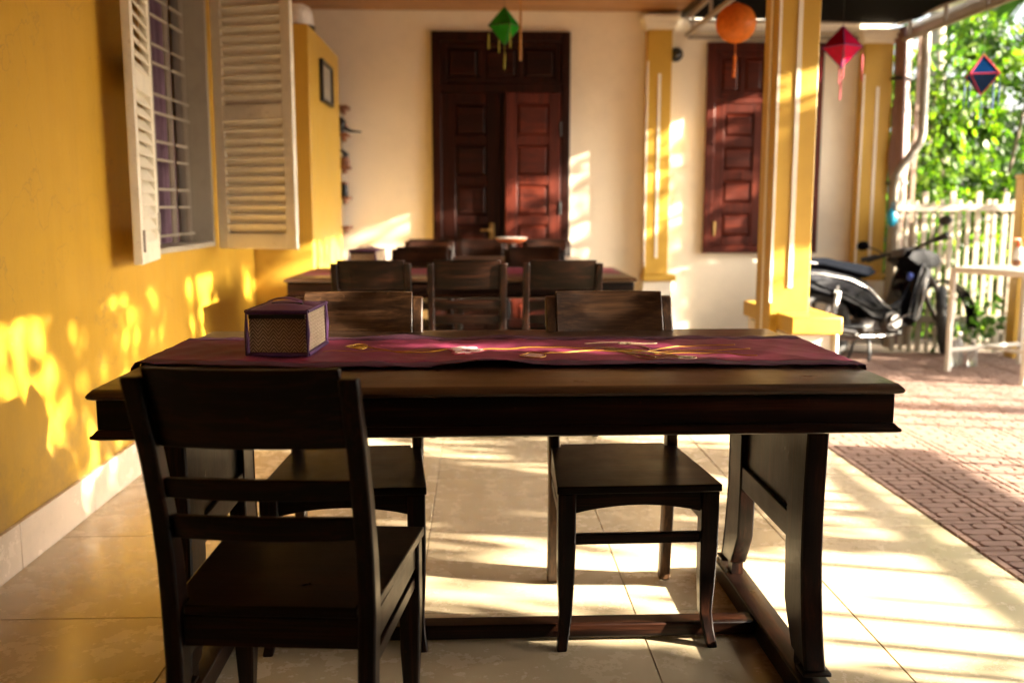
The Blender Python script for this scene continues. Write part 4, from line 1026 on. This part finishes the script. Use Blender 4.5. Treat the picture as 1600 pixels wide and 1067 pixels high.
def hb(pts, r, nm, mat, sm=50, n=8):   # handlebar assembly, turned about the raked steering axis
    return MB().tube([tuple(ST @ Vector(p)) for p in pts], r, n).build(nm, mat, mb, smooth=sm)
hb([(.82, -.33, .985), (.87, -.20, .985), (.92, 0, .965), (.87, .20, .985), (.82, .33, .985)], .013, 'handlebar', BLK)
for s in (-1, 1):
    hb([(.80, s * .345, .985), (.855, s * .235, .985)], .021, 'grip', RUB); hb([(.90, s * .34, .97), (.915, s * .20, .98), (.90, s * .15, .985)], .008, 'brake_lever', BLK)
    hb([(.88, s * .19, .99), (.89, s * .24, 1.05), (.88, s * .30, 1.09)], .006, 'mirror_stem', BLK)
    m = MB(); c3 = ST @ Vector((.87, s * .33, 1.11)); m.ball(tuple(c3), .028, .066, .040); m.build('mirror', SEATM if s > 0 else BLK, mb, smooth=True)
for s in (-1, 1):
    MB().tube([(.98, s * .075, .74), (1.10, s * .072, .56), (1.235, s * .068, .287)], [.021, .020, .017], 10).build('fork', GREYM, mb, smooth=50)
rings = []
for i in range(15):
    a = R(-15 + 150 * i / 14); rr = .315
    rings.append([(1.235 + (rr + (.0 if abs(w) == .055 else .02)) * cos(a), w, .287 + (rr + (0 if abs(w) == .055 else .02)) * sin(a)) for w in (-.055, -.03, .03, .055)])
ff = MB().loft(rings).build('front_fender', BLKG, mb, smooth=50)
MB().lathe([(.075, -.12), (.085, -.10), (.085, .08), (.07, .1)], 20, (.60, 0, .30), 'y').build('engine_case', ALU, mb, smooth=40)
MB().lathe([(.05, 0), (.06, .02), (.06, .035)], 20, (.60, -.155, .30), 'y').build('engine_cover', CHR, mb, smooth=40)
m = MB(); m.box(.64, .82, -.07, .07, .27, .37)
m.build('cylinder_block', ALU, mb, bevel=.008)
for k in range(6): MB().box(.66 + .025 * k, .668 + .025 * k, -.082, .082, .258, .382).build('cooling_fin', ALU, mb)
MB().box(.34, .60, -.07, .07, .22, .34).build('gearbox', GREYM, mb, bevel=.02)
MB().tube([(.74, -.05, .27), (.66, -.12, .20), (.45, -.15, .19), (.20, -.15, .20)], .016, 8).build('exhaust_pipe', CHR, mb, smooth=50)
MB().tube([(.22, -.155, .20), (.16, -.16, .21), (-.30, -.165, .29), (-.36, -.165, .30)], [.022, .045, .052, .038], 14).build('muffler', CHR, mb, smooth=50)
MB().tube([(.14, -.205, .235), (-.18, -.212, .29)], [.022, .026], 8).build('heat_shield', ALU, mb, smooth=50)
for s in (-1, 1):
    MB().tube([(.38, s * .085, .27), (.0, s * .10, .287)], .018, 8).build('swingarm', BLK, mb, smooth=50)
    MB().tube([(.0, s * .115, .31), (.08, s * .12, .60)], .012, 8).build('shock', CHR, mb, smooth=50)
    pts = [(.015 + .055 * (k / 60) , 0, 0) for k in range(2)]
    coil = [(.02 + .055 * k / 80 + .024 * cos(k * .75), s * .12 + .024 * sin(k * .75), .36 + .20 * k / 80) for k in range(81)]
    MB().tube(coil, .0045, 5).build('spring', CHR, mb, smooth=50)
    MB().tube([(.55, s * .10, .215), (.55, s * .23, .215)], .014, 8).build('footpeg', RUB, mb, smooth=50)
    MB().tube([(.22, s * .12, .30), (.20, s * .21, .30)], .011, 8).build('footpeg', RUB, mb, smooth=50)
    MB().tube([(.40, s * .07, .20), (.36, s * .11, .03), (.33, s * .13, .008)], .012, 8).build('stand_leg', BLK, mb, smooth=50)
MB().tube([(.50, -.17, .27), (.66, -.18, .34), (.70, -.21, .36)], .008, 8).build('kick_lever', CHR, mb, smooth=50)
MB().box(.02, .42, .115, .135, .27, .34).build('chain_cover', BLK, mb, bevel=.01)
cl_ = tag(MB().ball((3.36, 7.33, .63), .028, .02, .032).build('blue_cloth', simple('blue_cloth', (.03, .06, .30), .6), smooth=True), 'small blue cloth tucked behind the motorbike leg shield', 'cloth')

# ------------------------------------------------------------------ vegetation
def leaf(m, c, d, up, L, w_):
    d = d.normalized(); s = d.cross(up)
    if s.length < 1e-3: s = d.cross(Vector((1, 0, 0)))
    s.normalize(); n = s.cross(d)
    p = [c, c + d * L * .35 + s * w_ * .5, c + d * L * .75 + s * w_ * .38, c + d * L - n * L * .10, c + d * L * .75 - s * w_ * .38, c + d * L * .35 - s * w_ * .5]
    m.add([tuple(q) for q in p], [(0, 1, 2, 3), (0, 3, 4, 5)])
def rv(): 
    v = Vector((random.gauss(0, 1), random.gauss(0, 1), random.gauss(0, 1))); return v.normalized()
def shrub(label, cx, cy, w, d, z0, z1, n, size, mat, vine=.4, group='hedge plants', name='climbing_shrub', clumps=26, trunk=True, taper=.5):
    t = thing(name, label, 'shrub', (cx, cy, 0), 0, group); m = MB()
    cl = []
    for k in range(clumps):
        zz = random.uniform(0, 1); sp = 1 - taper * zz
        cl.append((Vector((random.uniform(-w, w) * sp, random.uniform(-d, d), z0 + (z1 - z0) * zz)), random.uniform(.16, .34)))
    for k in range(n):
        c, r = random.choice(cl)
        if random.random() < vine:   # hanging strings of leaves
            p = c + Vector((random.gauss(0, r * .15), random.gauss(0, r * .3), -random.uniform(0, 1.6) * r * 2)); dd = Vector((random.gauss(0, .5), random.gauss(0, .5), -1))
        else:
            p = c + rv() * r * random.uniform(.4, 1) ** .5; dd = rv() + Vector((0, 0, -.3))
        if p.z < .02: continue
        L = size * random.uniform(.6, 1.35)
        leaf(m, p, dd, rv(), L, L * random.uniform(.45, .65))
    m.build('foliage', mat, t, fix=False)
    if trunk:
        m = MB()
        for k in range(6):
            c, r = cl[k]; m.tube([(random.uniform(-.1, .1), random.uniform(-.05, .05), 0), (c.x * .5, c.y * .5, c.z * .5 + .1), (c.x, c.y, c.z)], [.028, .018, .008], 6)
        m.build('stems', BARK, t)
    return t
sg = 'vine shrubs behind the picket fence'
shrub('bright vine-covered shrub behind the fence, next to the downpipe', 4.02, 8.75, .55, .35, .1, 2.35, 6500, .072, LEAF, group=sg)
shrub('bright vine-covered shrub behind the fence, under the blue lantern', 4.75, 8.95, .60, .35, .1, 2.75, 8500, .075, LEAF, group=sg, taper=.25)
shrub('bright vine-covered shrub behind the yellow post', 5.6, 8.9, .45, .4, .1, 1.7, 3000, .075, LEAF, group=sg)
shrub('deep green shrub growing behind the bright vines', 4.5, 9.9, 1.3, .4, .1, 2.1, 4000, .10, LEAFD, .2, group=sg, clumps=44, taper=.2)
shrub('dense green tree mass beyond the vines at the picture edge', 6.3, 10.4, 1.1, .6, .1, 2.3, 4000, .12, LEAFD, .2, group=sg, clumps=44)
shrub('low leafy potted-looking plant at the foot of the picket fence behind the bottles', 4.02, 7.66, .16, .06, .08, .34, 260, .075, LEAFD, .1, group='plants at the fence foot', name='leafy_plant', clumps=7, trunk=False)
tt = thing('tree_trunk', 'dark tree trunk wrapped in vines behind the fence beside the downpipe', 'tree', (4.22, 8.72, 0))
MB().tube([(0, 0, 0), (.02, 0, .8), (-.02, .02, 1.6), (.03, 0, 2.3)], [.085, .075, .065, .05], 12).build('trunk', BARK, tt, smooth=50)
MB().tube([(.0, 0, 1.7), (.2, .1, 2.2), (.5, .1, 2.7)], [.04, .03, .015], 8).build('limb', BARK, tt, smooth=50)
def palm(label, x, y, h, r, fronds, flen, seed):
    random.seed(seed); t = thing('palm_tree', label, 'palm', (x, y, 0), 0, 'palms beyond the fence')
    pts = [(0.05 * sin(k * .5), 0, h * k / 10) for k in range(11)]
    MB().tube(pts, [r * (1.25 - .45 * k / 10) for k in range(11)], 12).build('trunk', BARKP, t, smooth=50)
    top = Vector(pts[-1])
    for k in range(fronds):
        a = 2 * pi * k / fronds + random.uniform(-.2, .2); el = random.uniform(-.1, .9); m = MB(); spine = []
        for i in range(15):
            u = i / 14; spine.append(top + Vector((cos(a) * flen * u * cos(el * .6), sin(a) * flen * u * cos(el * .6), flen * (sin(el) * u - .75 * u * u))))
        m.tube([tuple(p) for p in spine], [.022 * (1 - u / 15) + .004 for u in range(15)], 5)
        o = m.build('frond_rib', PALM, t)
        m2 = MB()
        for i in range(1, 14):
            for j in range(4):
                p = spine[i].lerp(spine[min(i + 1, 14)], j / 4); d = (spine[min(i + 1, 14)] - spine[i]).normalized(); side = d.cross(Vector((0, 0, 1))).normalized()
                for s in (-1, 1): leaf(m2, p, d * .7 + side * s + Vector((0, 0, -.35)), Vector((0, 0, 1)), flen * .28 * sin(pi * (.12 + .8 * i / 15)), .045)
        m2.build('leaflets', PALM, o, fix=False)
    return t
palm('slim palm rising behind the fence, its bare grey trunk beside the downpipe', 4.53, 9.6, 4.6, .075, 11, 1.9, 3)
palm('palm whose fronds hang into the picture above the blue lantern', 7.0, 10.8, 3.9, .10, 13, 2.2, 5)
# trees across the yard, outside the picture, that dapple the light
# openings in the crowns (y, z where x = 6.7): light through them reaches the flower, the tissue box and the chair backs
GAPS = [(.80, 3.48, .045, .05), (.93, 3.56, .04, .06), (1.06, 3.45, .05, .045), (1.17, 3.56, .03, .05), (.86, 3.28, .04, .05), (1.0, 3.34, .035, .03), (1.38, 3.40, .05, .05), (1.30, 3.28, .04, .05), (1.50, 3.50, .05, .04), (.74, 3.09, .07, .045), (.60, 3.36, .13, .07), (1.16, 3.20, .30, .07), (1.30, 3.00, .18, .035)]
def tree(label, x, y, h0, h1, rx, ry, n, size, seed, clumps=30):
    random.seed(seed); t = thing('yard_tree', label, 'tree', (x, y, 0), 0, 'trees across the yard')
    MB().tube([(0, 0, 0), (.05, .02, h0 * .6), (0, .05, h0), (.05, 0, (h0 + h1) / 2)], [.10, .085, .07, .03], 10).build('trunk', BARK, t, smooth=50)
    m = MB(); cl = [(Vector((random.uniform(-rx, rx), random.uniform(-ry, ry), random.uniform(h0, h1))), random.uniform(.18, .42)) for k in range(clumps)]
    for k in range(n):
        c, r = random.choice(cl); p = c + rv() * r * random.uniform(.2, 1) ** .6; L = size * random.uniform(.6, 1.4)
        wx, wy, wz = p.x + x, p.y + y, p.z; q_ = 6.7 - wx; py, pz = wy - q_ * math.tan(SUN_AZ), wz + q_ * math.tan(SUN_EL) / cos(SUN_AZ)
        hit = any(((py - gy) / ry_) ** 2 + ((pz - gz) / rz_) ** 2 < 1 for gy, gz, ry_, rz_ in GAPS)
        if hit and random.random() < .88: continue
        leaf(m, p, rv() + Vector((0, 0, -.3)), rv(), L, L * .5)
    m.build('crown', LEAFO, t, fix=False)
    m = MB()
    for k in range(8): c, r = cl[k]; m.tube([(0, 0, h0 * .9), tuple(Vector((0, 0, h0)).lerp(c, .5)), tuple(c)], [.04, .025, .01], 6)
    m.build('limbs', BARK, t)
tree('leafy yard tree nearest the viewer, outside the picture', 6.6, -.5, 1.9, 4.8, .5, 1.0, 6000, .13, 11, 40)
tree('leafy yard tree across from the big table, outside the picture', 6.7, 1.7, 2.05, 4.6, .5, 1.2, 5200, .13, 12, 40)
tree('sparse yard tree across from the middle table, outside the picture', 6.9, 4.3, 2.75, 4.4, .5, 1.2, 2600, .13, 13, 26)
tag(MB().box(5.45, 5.65, -4.2, 1.0, -.1, 3.0).build('yard_light_block', WALLB), 'high unseen wall added to block sun and sky light over the near yard, outside the picture', 'wall')  # added out of view to darken the area near the camera
tree('sparse yard tree across from the end wall, outside the picture', 6.9, 6.45, 2.3, 3.9, .4, .9, 850, .13, 14, 20)
shrub('leafy bush beside the yard gate shading the motorbike, outside the picture', 6.3, 6.6, .35, .9, .3, 2.0, 3600, .11, LEAFO, .1, group='bushes across the yard', name='yard_bush', clumps=26, taper=.1)
